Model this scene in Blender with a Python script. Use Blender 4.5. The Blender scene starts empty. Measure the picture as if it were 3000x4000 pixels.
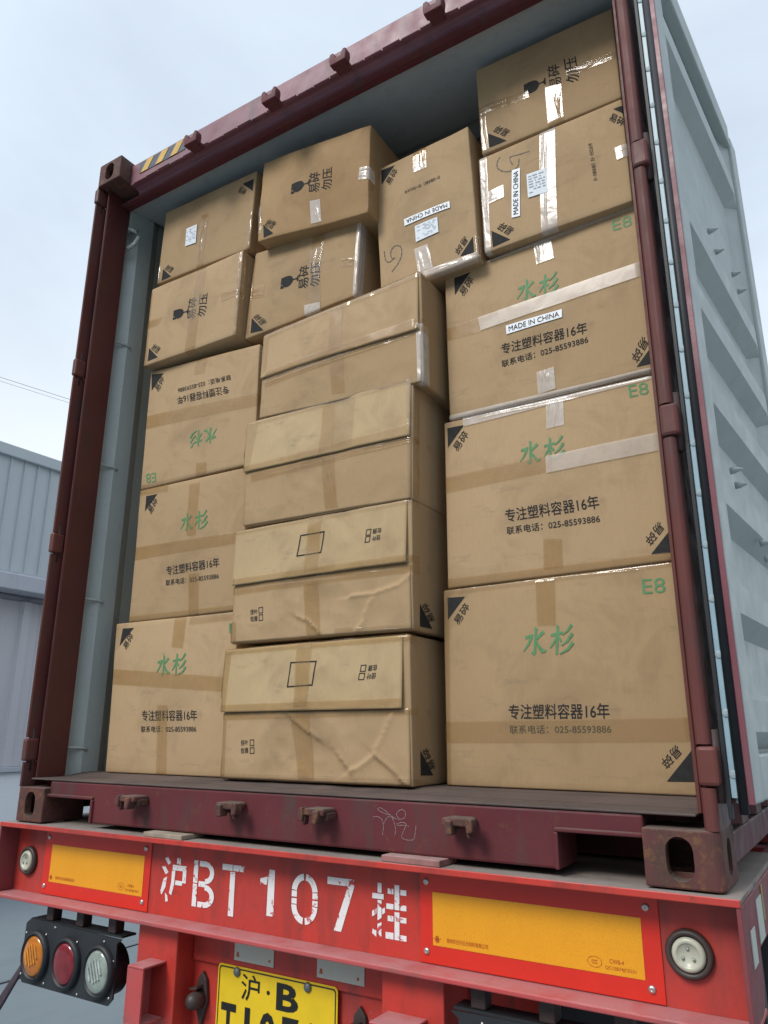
import bpy, bmesh, math, random
from mathutils import Vector, Matrix, noise
R = math.radians
random.seed(7)
scene = bpy.context.scene
col = scene.collection

# ------------------------------------------------------------------ camera
cam_data = bpy.data.cameras.new('camera')
cam_data.sensor_fit = 'AUTO'
cam_data.sensor_width = 36.0
cam_data.lens = 26.4857
cam_data.clip_start = 0.05
cam_data.clip_end = 2000
cam = bpy.data.objects.new('camera', cam_data)
col.objects.link(cam)
cam.matrix_world = Matrix(((0.849506, 0.145316, 0.507171, 2.73784), (0.527571, -0.239428, -0.815073, -1.81699),
                           (0.002988, 0.959978, -0.28006, 0.31781), (0, 0, 0, 1)))
scene.camera = cam

# ------------------------------------------------------------------ sky, sun, exposure
SUN_EL, SUN_AZ = R(43), R(196)          # azimuth measured clockwise from +Y
world = bpy.data.worlds.new('World')
scene.world = world
world.use_nodes = True
wn, wl = world.node_tree.nodes, world.node_tree.links
wn.clear()
w_out = wn.new('ShaderNodeOutputWorld')
w_bg = wn.new('ShaderNodeBackground')
w_bg.inputs['Strength'].default_value = 0.1
w_sky = wn.new('ShaderNodeTexSky')
w_sky.sky_type = 'NISHITA'
w_sky.sun_disc = False
w_sky.sun_elevation = SUN_EL
w_sky.sun_rotation = SUN_AZ
w_tc = wn.new('ShaderNodeTexCoord')
w_map = wn.new('ShaderNodeMapping')
w_map.inputs['Scale'].default_value = (1.0, 1.0, 2.2)
w_n1 = wn.new('ShaderNodeTexNoise')
w_n1.inputs['Scale'].default_value = 1.7
w_n1.inputs['Detail'].default_value = 6
w_n1.inputs['Roughness'].default_value = 0.52
w_n1.inputs['Distortion'].default_value = 0.4
w_r1 = wn.new('ShaderNodeValToRGB')
w_r1.color_ramp.elements[0].position = 0.36
w_r1.color_ramp.elements[0].color = (0.67, 0.77, 0.90, 1)
w_r1.color_ramp.elements[1].position = 0.62
w_r1.color_ramp.elements[1].color = (0.84, 0.96, 1.08, 1)
w_scale = wn.new('ShaderNodeVectorMath')
w_scale.operation = 'SCALE'
w_scale.inputs['Scale'].default_value = 9.1
w_mix = wn.new('ShaderNodeMix')
w_mix.data_type = 'RGBA'
w_mix.inputs['Factor'].default_value = 0.86
wl.new(w_tc.outputs['Generated'], w_map.inputs['Vector'])
wl.new(w_map.outputs['Vector'], w_n1.inputs['Vector'])
wl.new(w_n1.outputs['Fac'], w_r1.inputs['Fac'])
w_z = wn.new('ShaderNodeSeparateXYZ')
wl.new(w_tc.outputs['Generated'], w_z.inputs[0])
w_hz = wn.new('ShaderNodeMapRange')
w_hz.interpolation_type = 'SMOOTHSTEP'
for k_, v_ in (('From Min', 0.58), ('From Max', 0.22), ('To Min', 0.0), ('To Max', 0.85)): w_hz.inputs[k_].default_value = v_
wl.new(w_z.outputs['Z'], w_hz.inputs['Value'])
w_pale = wn.new('ShaderNodeMix')
w_pale.data_type = 'RGBA'
w_pale.inputs['B'].default_value = (1.06, 1.12, 1.14, 1)
wl.new(w_hz.outputs['Result'], w_pale.inputs['Factor'])
wl.new(w_r1.outputs['Color'], w_pale.inputs['A'])
wl.new(w_pale.outputs['Result'], w_scale.inputs[0])
wl.new(w_sky.outputs['Color'], w_mix.inputs['A'])
# sky behind the camera dimmed low, boosted high; added to shade the upper boxes
w_sep = wn.new('ShaderNodeSeparateXYZ')
wl.new(w_tc.outputs['Generated'], w_sep.inputs[0])
w_el = wn.new('ShaderNodeMapRange')
w_el.interpolation_type = 'SMOOTHSTEP'
for k_, v_ in (('From Min', 0.20), ('From Max', 0.70), ('To Min', 0.10), ('To Max', 1.7)): w_el.inputs[k_].default_value = v_
wl.new(w_sep.outputs['Z'], w_el.inputs['Value'])
w_back = wn.new('ShaderNodeMapRange')
w_back.interpolation_type = 'SMOOTHSTEP'
for k_, v_ in (('From Min', 0.42), ('From Max', -0.05), ('To Min', 0.0), ('To Max', 1.0)): w_back.inputs[k_].default_value = v_
wl.new(w_sep.outputs['Y'], w_back.inputs['Value'])
w_gain = wn.new('ShaderNodeMix')
w_gain.inputs['A'].default_value = 1.0
wl.new(w_back.outputs['Result'], w_gain.inputs['Factor'])
wl.new(w_el.outputs['Result'], w_gain.inputs['B'])
w_lit = wn.new('ShaderNodeVectorMath')
w_lit.operation = 'SCALE'
wl.new(w_scale.outputs['Vector'], w_lit.inputs[0])
wl.new(w_gain.outputs['Result'], w_lit.inputs['Scale'])
wl.new(w_lit.outputs['Vector'], w_mix.inputs['B'])
wl.new(w_mix.outputs['Result'], w_bg.inputs['Color'])
wl.new(w_bg.outputs['Background'], w_out.inputs['Surface'])

sun_data = bpy.data.lights.new('sun', 'SUN')
sun_data.energy = 2.0
sun_data.angle = R(20)
sun_data.color = (1.0, 0.95, 0.88)
sun = bpy.data.objects.new('sun', sun_data)
col.objects.link(sun)
sun_dir = Vector((math.sin(SUN_AZ) * math.cos(SUN_EL), math.cos(SUN_AZ) * math.cos(SUN_EL), math.sin(SUN_EL)))
sun.rotation_euler = sun_dir.to_track_quat('Z', 'Y').to_euler()
scene.view_settings.view_transform = 'Standard'
scene.view_settings.look = 'None'
scene.view_settings.gamma = 1.0
scene.view_settings.exposure = 0.22

# ------------------------------------------------------------------ node helpers / materials
class NT:
    def __init__(s, name):
        s.m = bpy.data.materials.new(name)
        s.m.use_nodes = True
        s.n, s.l = s.m.node_tree.nodes, s.m.node_tree.links
        s.n.clear()
        s.out = s.n.new('ShaderNodeOutputMaterial')
        s.tc = s.n.new('ShaderNodeTexCoord')
    def node(s, t, **kw):
        x = s.n.new(t)
        for k, v in kw.items():
            if hasattr(x, k): setattr(x, k, v)
            else: x.inputs[k.replace('_', ' ')].default_value = v
        return x
    def link(s, a, b): s.l.new(a, b)
    def noise(s, scale, detail=4, rough=0.55, stretch=(1, 1, 1), dist=0.0, space='Object', loc=(0, 0, 0)):
        mp = s.n.new('ShaderNodeMapping')
        mp.inputs['Scale'].default_value = stretch
        mp.inputs['Location'].default_value = loc
        s.link(s.tc.outputs[space], mp.inputs['Vector'])
        x = s.n.new('ShaderNodeTexNoise')
        x.inputs['Scale'].default_value = scale
        x.inputs['Detail'].default_value = detail
        x.inputs['Roughness'].default_value = rough
        x.inputs['Distortion'].default_value = dist
        s.link(mp.outputs['Vector'], x.inputs['Vector'])
        return x.outputs['Fac']
    def ramp(s, fac, a, b, ca=(0, 0, 0, 1), cb=(1, 1, 1, 1)):
        x = s.n.new('ShaderNodeValToRGB')
        e = x.color_ramp.elements
        e[0].position, e[1].position = a, b
        e[0].color, e[1].color = ca, cb
        s.link(fac, x.inputs['Fac'])
        return x.outputs['Color']
    def mix(s, fac, a, b):
        x = s.n.new('ShaderNodeMix')
        x.data_type = 'RGBA'
        for v, k in ((fac, 'Factor'), (a, 'A'), (b, 'B')):
            if isinstance(v, (int, float)): x.inputs[k].default_value = v
            elif isinstance(v, tuple): x.inputs[k].default_value = v if len(v) == 4 else (*v, 1)
            else: s.link(v, x.inputs[k])
        return x.outputs['Result']
    def math(s, op, a, b=0.0):
        x = s.n.new('ShaderNodeMath')
        x.operation = op
        for i, v in enumerate((a, b)):
            if isinstance(v, (int, float)): x.inputs[i].default_value = v
            else: s.link(v, x.inputs[i])
        return x.outputs[0]
    def bump(s, h, strength=0.2, dist=0.004):
        x = s.n.new('ShaderNodeBump')
        x.inputs['Strength'].default_value = strength
        x.inputs['Distance'].default_value = dist
        s.link(h, x.inputs['Height'])
        return x.outputs['Normal']
    def principled(s, color, rough=0.5, metal=0.0, normal=None, spec=0.5):
        p = s.n.new('ShaderNodeBsdfPrincipled')
        for v, k in ((color, 'Base Color'), (rough, 'Roughness'), (metal, 'Metallic'), (spec, 'Specular IOR Level')):
            if isinstance(v, (int, float)): p.inputs[k].default_value = v
            elif isinstance(v, tuple): p.inputs[k].default_value = v if len(v) == 4 else (*v, 1)
            else: s.link(v, p.inputs[k])
        if normal: s.link(normal, p.inputs['Normal'])
        return p
    def done(s, shader):
        s.link(shader.outputs[0], s.out.inputs['Surface'])
        return s.m
    def up_mask(s, lo=0.45, hi=0.9):
        g = s.n.new('ShaderNodeNewGeometry')
        sp = s.n.new('ShaderNodeSeparateXYZ')
        s.link(g.outputs['Normal'], sp.inputs[0])
        return s.ramp(sp.outputs['Z'], lo, hi)

def paint(name, c1, c2, rough=0.45, dirt=(0.09, 0.065, 0.05), dirt_lo=0.51, dirt_hi=0.70, rust=None, rust_lo=0.68, dust=None, scale=5.0, streak=True, dirt_max=0.75, chip=None, chip_lo=.7, spec=0.5):
    t = NT(name)
    base = t.mix(t.ramp(t.noise(scale * 0.5, 3), 0.35, 0.65), c1, c2)
    st = t.noise(scale * 1.6, 5, 0.6, stretch=(2.2, 2.2, 0.5) if streak else (1, 1, 1))
    m = t.math('MULTIPLY', t.ramp(st, dirt_lo, dirt_hi), dirt_max)
    c = t.mix(m, base, dirt)
    fine = t.noise(70, 3, 0.6)
    c = t.mix(t.math('MULTIPLY', t.ramp(fine, 0.45, 0.7), 0.12), c, dirt)
    if rust:
        rm = t.ramp(t.noise(scale * 4.5, 8, 0.72, dist=0.3, loc=(3, 1, 7)), rust_lo, rust_lo + 0.13)
        c = t.mix(rm, c, rust)
    if chip:
        rm = t.ramp(t.noise(scale * 6, 8, 0.7, dist=1.0, loc=(13, 4, 2)), chip_lo, chip_lo + 0.015)
        c = t.mix(rm, c, chip)
    if dust:
        dm = t.math('MULTIPLY', t.up_mask(), t.ramp(t.noise(9, 6, 0.65), 0.25, 0.55))
        c = t.mix(dm, c, dust)
    rr = t.ramp(t.noise(14, 4), 0.3, 0.7, (rough - .08,) * 3 + (1,), (rough + .15,) * 3 + (1,))
    h = t.math('ADD', t.math('MULTIPLY', t.noise(6, 2), 0.6), t.math('MULTIPLY', t.noise(90, 4, 0.6), 0.22))
    return t.done(t.principled(c, rr, 0, t.bump(h, 0.25, 0.006), spec))

def plain(name, c, rough=0.5, metal=0.0, var=0.25, scale=30, bump=0.12, spec=0.5):
    t = NT(name)
    d = tuple(x * (1 - var) for x in c)
    cc = t.mix(t.ramp(t.noise(scale, 5, 0.6), 0.35, 0.7), c, d)
    return t.done(t.principled(cc, rough, metal, t.bump(t.noise(scale * 2.5, 4), bump, 0.003), spec))

def cardboard(name, c, c2, stain=(0.16, 0.10, 0.055), lines=0.5):
    t = NT(name)
    base = t.mix(t.ramp(t.noise(2.3, 4, 0.5), 0.3, 0.7), c, c2)
    fib = t.noise(130, 3, 0.6, stretch=(1, 1, 0.22))
    base = t.mix(t.math('MULTIPLY', t.ramp(fib, 0.35, 0.75), 0.16), base, tuple(x * 0.72 for x in c2))
    sm = t.math('MULTIPLY', t.ramp(t.noise(3.4, 6, 0.62, dist=0.6, loc=(5, 2, 9)), 0.52, 0.70), 0.38)
    base = t.mix(sm, base, stain)
    oi = t.n.new('ShaderNodeObjectInfo')
    tone = t.ramp(oi.outputs['Random'], 0.0, 1.0, (0.88, 0.86, 0.83, 1), (1.08, 1.08, 1.10, 1))
    mt = t.n.new('ShaderNodeMix'); mt.data_type = 'RGBA'; mt.blend_type = 'MULTIPLY'; mt.inputs['Factor'].default_value = 1
    t.link(base, mt.inputs['A']); t.link(tone, mt.inputs['B'])
    base = mt.outputs['Result']
    scuff = t.math('MULTIPLY', t.ramp(t.noise(9, 7, 0.7, stretch=(1, 1, 3.2), loc=(1, 8, 4)), 0.58, 0.70), 0.30)
    base = t.mix(scuff, base, (0.17, 0.135, 0.10))
    wv = t.n.new('ShaderNodeTexWave')
    wv.bands_direction = 'X'
    wv.inputs['Scale'].default_value = 42
    wv.inputs['Distortion'].default_value = 0.6
    t.link(t.tc.outputs['Object'], wv.inputs['Vector'])
    h = t.math('ADD', t.math('MULTIPLY', wv.outputs['Fac'], 0.10 * lines), t.math('MULTIPLY', t.noise(7, 4, 0.5), 1.1))
    h = t.math('ADD', h, t.math('MULTIPLY', t.noise(60, 3), 0.06))
    return t.done(t.principled(base, 0.78, 0, t.bump(h, 0.32, 0.006), 0.25))

def tape_mat(name, tint, body, body_amt, rough, wr):
    t = NT(name)
    h = t.math('ADD', t.math('MULTIPLY', t.noise(11, 2, 0.4, dist=1.0), 1.0), t.math('MULTIPLY', t.noise(4, 1), 1.4))
    nrm = t.bump(h, wr, 0.02)
    tr = t.n.new('ShaderNodeBsdfTransparent')
    tr.inputs['Color'].default_value = (*tint, 1)
    df = t.n.new('ShaderNodeBsdfDiffuse')
    df.inputs['Color'].default_value = (*body, 1)
    blot = t.ramp(t.noise(22, 4, 0.6), 0.35, 0.65, (body_amt * .88,) * 3 + (1,), (min(1, body_amt * 1.1),) * 3 + (1,))
    m1 = t.n.new('ShaderNodeMixShader')
    t.link(blot, m1.inputs[0]); t.link(tr.outputs[0], m1.inputs[1]); t.link(df.outputs[0], m1.inputs[2])
    gl = t.n.new('ShaderNodeBsdfGlossy')
    gl.inputs['Roughness'].default_value = rough
    t.link(nrm, gl.inputs['Normal'])
    fr = t.n.new('ShaderNodeLayerWeight')
    fr.inputs['Blend'].default_value = 0.5
    t.link(nrm, fr.inputs['Normal'])
    fz = t.math('ADD', t.math('MULTIPLY', t.math('POWER', fr.outputs['Facing'], 4.0), 0.75), 0.055)
    m2 = t.n.new('ShaderNodeMixShader')
    t.link(fz, m2.inputs[0]); t.link(m1.outputs[0], m2.inputs[1]); t.link(gl.outputs[0], m2.inputs[2])
    return t.done(m2)

M = {}
M['card'] = cardboard('cardboard', (0.455, 0.318, 0.180), (0.415, 0.286, 0.160))
M['card_stained'] = cardboard('stained_cardboard', (0.42, 0.28, 0.145), (0.31, 0.19, 0.088), (0.16, 0.085, 0.034))
M['card_pale_lit'] = cardboard('pale_lit_cardboard', (0.475, 0.352, 0.198), (0.43, 0.31, 0.17), lines=1.0)  # paler upper-flap board; light on their skyward tilt is put into the colour
M['ink'] = plain('black_ink', (0.035, 0.034, 0.034), 0.8, 0, 0.3, 60, 0.05, 0.15)
M['green'] = plain('green_ink', (0.095, 0.265, 0.105), 0.65, 0, 0.25, 60, 0.05)
M['marker'] = plain('marker_ink', (0.10, 0.075, 0.06), 0.6, 0, 0.5, 40, 0.05)
M['brown'] = tape_mat('brown_tape', (0.95, 0.90, 0.80), (0.50, 0.33, 0.155), 0.16, 0.20, 0.08)
M['brown_w'] = tape_mat('creased_brown_tape', (0.95, 0.90, 0.80), (0.50, 0.33, 0.155), 0.14, 0.13, 0.16)
M['clear'] = tape_mat('clear_tape', (0.94, 0.91, 0.85), (0.55, 0.43, 0.28), 0.03, 0.14, 0.12)
M['clear_w'] = tape_mat('creased_clear_tape', (0.94, 0.91, 0.85), (0.58, 0.48, 0.36), 0.05, 0.11, 0.22)
M['milky'] = tape_mat('sheen_tape', (0.96, 0.94, 0.91), (0.76, 0.67, 0.58), 0.40, 0.30, 0.07)  # clear tape whose sky glare is put into a whitish body colour
M['sheen_w'] = tape_mat('creased_sheen_tape', (0.95, 0.93, 0.90), (0.82, 0.76, 0.70), 0.44, 0.17, 0.2)
M['sticker'] = plain('white_sticker', (0.80, 0.83, 0.86), 0.5, 0, 0.05, 40, 0.05)
M['paper'] = plain('white_paper', (0.74, 0.79, 0.84), 0.7, 0, 0.06, 40, 0.08)
M['faint'] = plain('faint_print', (0.42, 0.46, 0.52), 0.7, 0, 0.3, 60, 0.03)
M['maroon'] = paint('container_maroon_paint', (0.135, 0.030, 0.034), (0.105, 0.024, 0.029), 0.5, (0.075, 0.05, 0.045), rust=(0.14, 0.06, 0.03), rust_lo=0.58, dust=(0.13, 0.095, 0.08), spec=0.22)
M['maroon_post'] = paint('container_post_paint', (0.140, 0.043, 0.036), (0.105, 0.031, 0.028), 0.5, (0.09, 0.05, 0.045), rust=(0.13, 0.055, 0.03), rust_lo=0.60, spec=0.28)
M['maroon_shaded'] = paint('container_shaded_post_paint', (0.095, 0.022, 0.020), (0.075, 0.018, 0.018), 0.45, (0.05, 0.025, 0.02))  # post paint darkened; shade of recesses and left inner side put into colour
M['header'] = paint('container_header_paint', (0.25, 0.10, 0.125), (0.20, 0.075, 0.095), 0.45, (0.12, 0.07, 0.08), chip=(0.45, 0.42, 0.44), chip_lo=.76)
M['casting'] = paint('rusty_casting_paint', (0.105, 0.044, 0.040), (0.125, 0.044, 0.044), 0.62, (0.065, 0.045, 0.035), 0.42, 0.62, rust=(0.165, 0.080, 0.042), rust_lo=0.51, scale=9, streak=False, dust=(0.15, 0.12, 0.10), spec=0.2)
M['pink'] = paint('door_edge_paint', (0.20, 0.055, 0.075), (0.16, 0.042, 0.055), 0.45, (0.15, 0.07, 0.08))
M['grey'] = paint('grey_green_paint', (0.43, 0.475, 0.46), (0.385, 0.43, 0.415), 0.34, (0.20, 0.23, 0.22), 0.6, 0.8, dirt_max=0.4, chip=(.12, .10, .09), chip_lo=.80)
M['roof'] = paint('grey_roof_paint', (0.47, 0.50, 0.50), (0.43, 0.46, 0.46), 0.5, (0.30, 0.31, 0.31), dirt_max=.35)
M['door_grey'] = paint('door_inner_paint', (0.44, 0.475, 0.455), (0.395, 0.435, 0.418), 0.5, (0.27, 0.32, 0.32), 0.58, 0.8, dirt_max=0.45, chip=(.14, .12, .11), chip_lo=.83)
M['blue_strip'] = plain('gasket_retainer', (0.29, 0.42, 0.49), 0.4, 0.0, 0.15, 15)
M['rivet'] = plain('rivet_steel', (0.31, 0.40, 0.44), 0.55, 0.0, 0.3, 60)
M['rubber'] = plain('black_rubber', (0.014, 0.016, 0.020), 0.55, 0, 0.3, 40)
M['tread'] = plain('tyre_rubber', (0.02, 0.019, 0.019), 0.8, 0, 0.3, 20)
M['floor'] = paint('container_floor_wood', (0.115, 0.080, 0.068), (0.080, 0.055, 0.048), 0.75, (0.05, 0.04, 0.035), streak=False)
M['red'] = paint('trailer_red_paint', (0.54, 0.040, 0.026), (0.44, 0.050, 0.040), 0.42, (0.13, 0.038, 0.034), 0.48, 0.70, dirt_max=0.55, rust=(0.20, 0.045, 0.032), rust_lo=0.60, dust=(0.40, 0.14, 0.14), scale=4, chip=(0.32, 0.17, 0.15), chip_lo=.69)
M['red_deck'] = paint('dusty_red_deck', (0.28, 0.22, 0.19), (0.20, 0.155, 0.135), 0.8, (0.09, 0.065, 0.055), 0.46, 0.64, streak=False, dust=(0.25, 0.215, 0.19))
M['red_flange'] = paint('faded_red_flange', (0.48, 0.060, 0.06), (0.42, 0.09, 0.09), 0.5, (0.19, 0.09, 0.08), 0.52, .74, dust=(0.44, 0.18, 0.18), streak=False, rust=(0.16, 0.06, 0.045), rust_lo=.60)
M['red_side'] = paint('shaded_red_side', (0.22, 0.045, 0.05), (0.18, 0.04, 0.045), 0.55, (0.10, 0.06, 0.055))  # trailer red darkened; shade on end and side faces put into colour
M['refl_red'] = plain('red_reflector', (0.66, 0.028, 0.014), 0.32, 0, 0.08, 18, 0.04)
def honey(name, c):
    t = NT(name)
    v = t.n.new('ShaderNodeTexVoronoi')
    v.inputs['Scale'].default_value = 260
    t.link(t.tc.outputs['Object'], v.inputs['Vector'])
    c1 = t.mix(t.math('MULTIPLY', t.ramp(v.outputs['Distance'], 0.2, 0.75), 0.35), c, tuple(x * 0.72 for x in c))
    c1 = t.mix(t.math('MULTIPLY', t.ramp(t.noise(5, 3, stretch=(2.5, 1, .3)), 0.4, 0.7), 0.18), c1, tuple(x * 0.7 for x in c))
    return t.done(t.principled(c1, 0.35, 0, t.bump(v.outputs['Distance'], 0.1, 0.001)))
M['refl_yellow'] = honey('yellow_reflector', (0.86, 0.37, 0.012))
M['refl_print'] = plain('red_print', (0.50, 0.10, 0.01), 0.5, 0, 0.2, 60)
M['plate'] = plain('yellow_plate', (0.82, 0.56, 0.012), 0.35, 0, 0.12, 14, 0.05)
M['plate_ink'] = plain('plate_black', (0.012, 0.012, 0.010), 0.4, 0, 0.2, 40)
M['white_tape'] = honey('white_reflector', (0.60, 0.61, 0.53))
M['yellow_tape'] = honey('old_yellow_tape', (0.36, 0.31, 0.07))
M['screw'] = plain('screw_steel', (0.62, 0.60, 0.58), 0.32, 0.85, 0.2, 80)
M['bolt'] = plain('dull_bolt', (0.17, 0.19, 0.19), 0.5, 0.4, 0.2, 60)
M['lens_white'] = plain('cloudy_white_lens', (0.54, 0.53, 0.42), 0.3, 0, 0.22, 22, 0.15)
M['black'] = plain('black_metal', (0.022, 0.026, 0.031), 0.55, 0, 0.3, 14)
M['post_brown'] = plain('dark_brown_post', (0.055, 0.030, 0.028), 0.6, 0, 0.3, 20)
M['plastic'] = plain('brown_rubber_cone', (0.060, 0.042, 0.038), 0.5, 0, 0.3, 20)
def lens(name, c):
    t = NT(name)
    cc = t.mix(t.ramp(t.noise(25, 5, .6), 0.3, 0.7), c, tuple(x * 0.55 for x in c))
    p = t.principled(cc, 0.16, 0, t.bump(t.noise(60, 2), 0.12, 0.002))
    p.inputs['Coat Weight'].default_value = 0.5
    return t.done(p)
M['amber'] = lens('amber_lens', (0.60, 0.19, 0.015))
M['amber_rib'] = lens('amber_rib', (0.80, 0.30, 0.03))
M['crimson'] = lens('crimson_lens', (0.24, 0.014, 0.022))
M['lens_green'] = lens('pale_green_lens', (0.34, 0.40, 0.35))
M['lens_rib'] = lens('clear_rib', (0.50, 0.56, 0.52))
def stencil_white():
    t = NT('chipped_white_paint')
    m = t.ramp(t.noise(38, 8, 0.68, dist=0.8), 0.57, 0.60)
    c = t.mix(m, (0.80, 0.80, 0.80), (0.50, 0.05, 0.05))
    c = t.mix(t.math('MULTIPLY', t.ramp(t.noise(9, 4), .45, .75), .25), c, (0.62, 0.42, 0.42))
    return t.done(t.principled(c, 0.55))
M['white_paint'] = stencil_white()
M['chalk'] = plain('chalk', (0.33, 0.24, 0.25), 0.9, 0, 0.3, 60)
M['hazard_black'] = plain('hazard_black', (0.055, 0.07, 0.10), 0.5)
M['hazard_yellow'] = plain('hazard_yellow', (0.66, 0.39, 0.06), 0.5, 0, .2, 20)
M['shim_wood'] = plain('dusty_plank', (0.36, 0.29, 0.22), 0.8, 0, 0.4, 14)
M['shim_red'] = paint('dusty_red_plate', (0.34, 0.13, 0.12), (0.30, 0.17, 0.15), 0.7, (0.12, .07, .06), dust=(0.36, 0.25, 0.23))
M['cladding'] = paint('pale_blue_cladding', (0.52, 0.57, 0.59), (0.49, 0.54, 0.56), 0.42, (0.33, 0.40, 0.45), 0.6, 0.85, scale=1.2, dirt_max=0.3)
M['cladding_low'] = paint('pale_grey_cladding', (0.60, 0.59, 0.61), (0.57, 0.56, 0.58), 0.45, (0.38, 0.38, 0.42), 0.6, 0.85, scale=1.2, dirt_max=0.3)
M['fascia'] = paint('grey_fascia', (0.50, 0.52, 0.57), (0.47, 0.49, 0.54), 0.5, (0.32, 0.33, 0.36), scale=1.2, dirt_max=0.4)
M['plinth'] = paint('white_plinth', (0.88, 0.91, 0.93), (0.85, 0.88, 0.90), 0.7, (0.5, 0.52, 0.54), scale=1.0, dirt_max=0.3)
def concrete():
    t = NT('concrete_yard')
    c = t.mix(t.ramp(t.noise(0.7, 5, 0.55), 0.3, 0.7), (0.155, 0.190, 0.210), (0.195, 0.235, 0.258))
    c = t.mix(t.math('MULTIPLY', t.ramp(t.noise(3, 6, 0.65, stretch=(3, .6, 1)), .5, .75), .35), c, (0.120, 0.146, 0.162))
    c = t.mix(t.math('MULTIPLY', t.ramp(t.noise(120, 3, 0.7), .4, .7), .25), c, (0.108, 0.132, 0.146))
    return t.done(t.principled(c, 0.8, 0, t.bump(t.noise(50, 6, .65), .3, .004)))
M['concrete'] = concrete()
M['joint'] = plain('dark_joint', (0.11, 0.125, 0.14), 0.9)
M['far_wire'] = plain('weathered_wire', (0.34, 0.37, 0.40), 0.6)
M['wire'] = plain('cable_sheath', (0.055, 0.04, 0.055), 0.5)

# ------------------------------------------------------------------ objects
LOC = {}
def empty(name, loc, label=None, cat=None, group=None):
    o = bpy.data.objects.new(name, None)
    o.empty_display_size = 0.1
    col.objects.link(o)
    o.location = loc
    LOC[o.name] = Vector(loc)
    if label: o['label'] = label
    if cat: o['category'] = cat
    if group: o['group'] = group
    return o

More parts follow.
